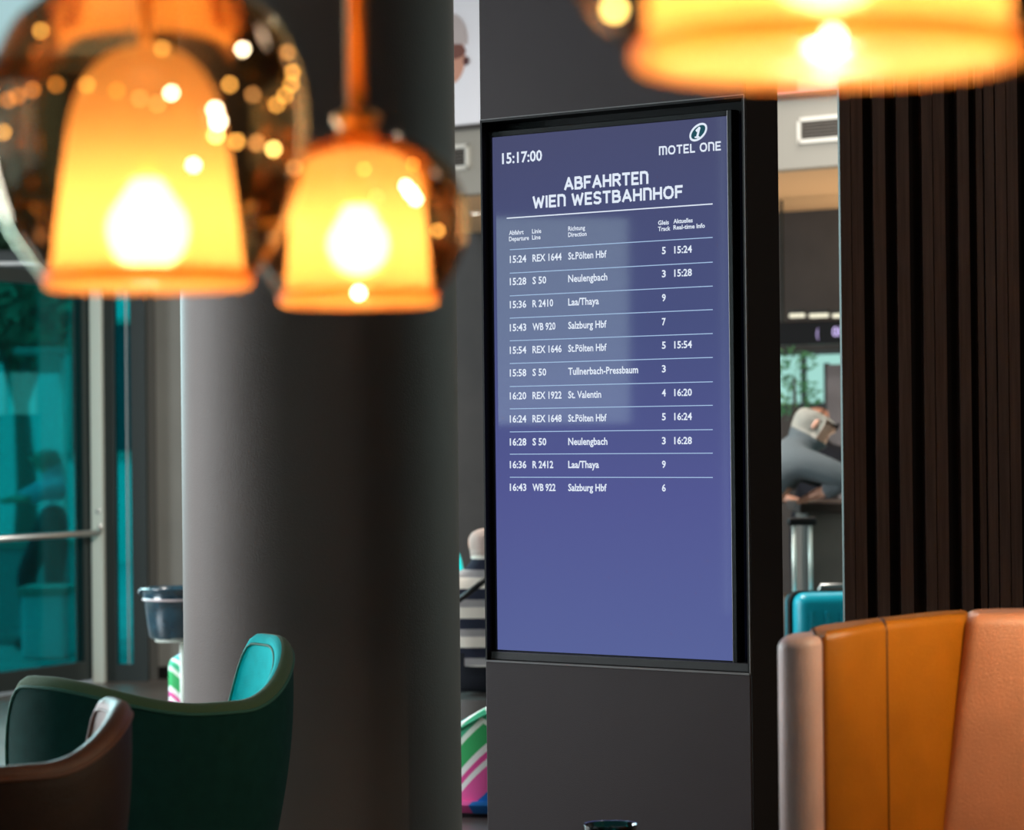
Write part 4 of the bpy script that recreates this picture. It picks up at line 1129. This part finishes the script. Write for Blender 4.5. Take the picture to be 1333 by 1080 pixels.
def pendant(label, px, Y, ybase, shade, globe, rimr, rimh, rod_r, bulb_y, power, beads, collar=None, bead_r=.0026, bulb_r=.028):
    k = Y / FPX
    P0 = at(px, ybase, Y)
    e = empty('pendant_lamp', label, 'pendant lamp', P0, 0, 'amber glass pendant lamps')
    L_ = lambda r, y: (r * k, (ybase - y) * k)
    sp2 = smoothprof([L_(r, y) for r, y in shade], 5)
    bm = bmesh.new(); lathe(bm, sp2, 72); link('inner_shade', bm, m_shade, e, True)
    bm = bmesh.new()
    t = rimh * k / 2; rc = rimr * k - t * .7
    lathe(bm, [(rc + t * .8 * math.cos(a * PI / 6), t + t * math.sin(a * PI / 6)) for a in range(12)], 72, closed=True)
    link('shade_rim', bm, m_shade, e, True)
    gp = smoothprof([L_(r, y) for r, y in globe], 6)
    bm = bmesh.new(); lathe(bm, gp, 80); link('glass_globe', bm, m_globe, e, True)
    ztop_ = sp2[-1][1]
    bm = bmesh.new()
    zc_ = CEIL - P0.z
    tube(bm, [(0, 0, ztop_ - .01), (0, 0, zc_)], rod_r * k, 18); link('rod', bm, m_brass, e, True)
    bm = bmesh.new(); zg = gp[-1][1]
    if collar:
        lathe(bm, [L_(r, y) for r, y in collar], 32)
    else:
        lathe(bm, [(rod_r * k, zg - .01), (rod_r * k * 2.2, zg - .008), (rod_r * k * 2.4, zg + .02), (rod_r * k * 1.5, zg + .04), (rod_r * k, zg + .042)], 32)
    link('collar', bm, m_brass, e, True)
    bm = bmesh.new(); lathe(bm, [(rod_r * k, zc_ - .05), (.05, zc_ - .04), (.055, zc_ - .001), (.001, zc_ - .001)], 32); link('ceiling_cap', bm, m_brass, e, True)
    zb_ = (ybase - bulb_y) * k
    br = bulb_r
    bm = bmesh.new(); lathe(bm, [(.001, zb_ - br)] + [(br * math.sin(a * PI / 12), zb_ - br * math.cos(a * PI / 12)) for a in range(1, 10)] + [(.014, zb_ + br * 1.25), (.001, zb_ + br * 1.3)], 24)
    link('bulb', bm, m_bulb, e, True)
    bm = bmesh.new(); lathe(bm, [(.001, zb_ + br * 1.25), (.014, zb_ + br * 1.25), (.014, zb_ + br * 2.4), (.004, zb_ + br * 2.6)], 20); link('socket', bm, m_brass, e, True)
    bm = bmesh.new(); tube(bm, [(0, 0, zb_ + br * 2.5), (0, 0, ztop_)], .004, 8); link('cord', bm, m_brass, e, True)
    l = bpy.data.lights.new('lamp_bulb', 'POINT'); l.energy = power; l.color = (1, .80, .52); l.shadow_soft_size = .012
    lo = bpy.data.objects.new('lamp_bulb', l); COL.objects.link(lo); lo.location = P0 + Vector((0, 0, zb_ - br - .016)); 
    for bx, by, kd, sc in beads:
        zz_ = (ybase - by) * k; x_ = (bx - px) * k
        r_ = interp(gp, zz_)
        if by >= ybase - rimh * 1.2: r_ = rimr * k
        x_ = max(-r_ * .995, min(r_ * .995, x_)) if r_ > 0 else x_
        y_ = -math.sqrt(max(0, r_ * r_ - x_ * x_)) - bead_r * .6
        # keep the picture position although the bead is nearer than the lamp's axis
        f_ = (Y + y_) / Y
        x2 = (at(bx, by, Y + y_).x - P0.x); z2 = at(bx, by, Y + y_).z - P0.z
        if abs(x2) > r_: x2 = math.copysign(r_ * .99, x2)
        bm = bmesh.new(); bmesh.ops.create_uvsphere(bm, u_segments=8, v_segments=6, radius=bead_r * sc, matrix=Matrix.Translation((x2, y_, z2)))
        link('glint_bead', bm, m_beads[kd], e, True)  # emissive bead standing in for a reflected highlight
    return e
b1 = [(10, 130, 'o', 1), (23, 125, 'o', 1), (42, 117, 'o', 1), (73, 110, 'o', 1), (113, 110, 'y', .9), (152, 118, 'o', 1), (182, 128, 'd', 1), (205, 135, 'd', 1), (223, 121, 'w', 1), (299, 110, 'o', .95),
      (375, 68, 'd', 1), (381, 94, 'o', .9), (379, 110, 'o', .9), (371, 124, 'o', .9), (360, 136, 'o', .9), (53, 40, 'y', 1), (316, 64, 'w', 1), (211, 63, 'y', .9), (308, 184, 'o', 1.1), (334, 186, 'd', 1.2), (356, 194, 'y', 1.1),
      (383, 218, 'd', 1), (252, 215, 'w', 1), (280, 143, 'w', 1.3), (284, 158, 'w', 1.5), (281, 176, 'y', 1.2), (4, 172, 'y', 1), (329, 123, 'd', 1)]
pendant('largest-bodied amber glass pendant lamp at the upper left, tall bell shade inside a smoked globe', 193, 2.9, 377,
        [(131, 372), (128, 362), (125, 350), (119, 300), (113, 250), (107, 200), (99, 150), (89, 120), (71, 90), (45, 68), (12, 58)],
        [(131, 366), (152, 340), (178, 300), (196, 250), (206, 200), (208, 150), (204, 110), (193, 74), (171, 31), (143, 5), (100, -25), (60, -42), (22, -52)],
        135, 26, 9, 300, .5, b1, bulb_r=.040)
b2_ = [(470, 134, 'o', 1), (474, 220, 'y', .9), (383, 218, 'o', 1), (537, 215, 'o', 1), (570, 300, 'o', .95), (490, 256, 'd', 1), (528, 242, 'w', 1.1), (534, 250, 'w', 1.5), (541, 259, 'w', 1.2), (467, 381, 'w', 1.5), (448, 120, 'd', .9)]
pendant('small amber glass pendant lamp on a thick copper rod, before the round column', 467, 3.1, 399,
        [(101, 394), (98, 385), (95, 372), (92, 340), (89, 300), (86, 260), (78, 225), (62, 205), (35, 195), (12, 192)],
        [(101, 386), (122, 360), (138, 325), (143, 295), (139, 260), (125, 228), (100, 202), (65, 182), (26, 172)],
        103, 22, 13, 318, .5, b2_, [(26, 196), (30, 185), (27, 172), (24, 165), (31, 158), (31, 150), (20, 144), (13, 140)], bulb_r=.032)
pendant('amber glass pendant lamp cut by the top edge of the picture, above the cognac armchair', 1078, 2.0, 88,
        [(247, 80), (243, 66), (237, 40), (232, -40), (224, -130), (210, -220), (180, -290), (120, -340), (20, -360)],
        [(247, 64), (300, 20), (345, -50), (375, -130), (388, -220), (380, -310), (345, -400), (270, -480), (160, -530), (40, -550)],
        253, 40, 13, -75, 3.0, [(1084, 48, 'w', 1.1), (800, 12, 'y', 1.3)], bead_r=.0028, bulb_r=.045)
# the next lamp of the row hangs right of the picture and lights the armchair
pendant('amber glass pendant lamp hanging outside the right edge, over the armchair', 1485, 5.6, 570,
        [(90, 565), (86, 550), (80, 500), (74, 455), (60, 430), (30, 418), (8, 415)],
        [(90, 558), (120, 530), (138, 485), (140, 440), (125, 395), (90, 365), (40, 350)],
        92, 20, 6, 520, 21, [])
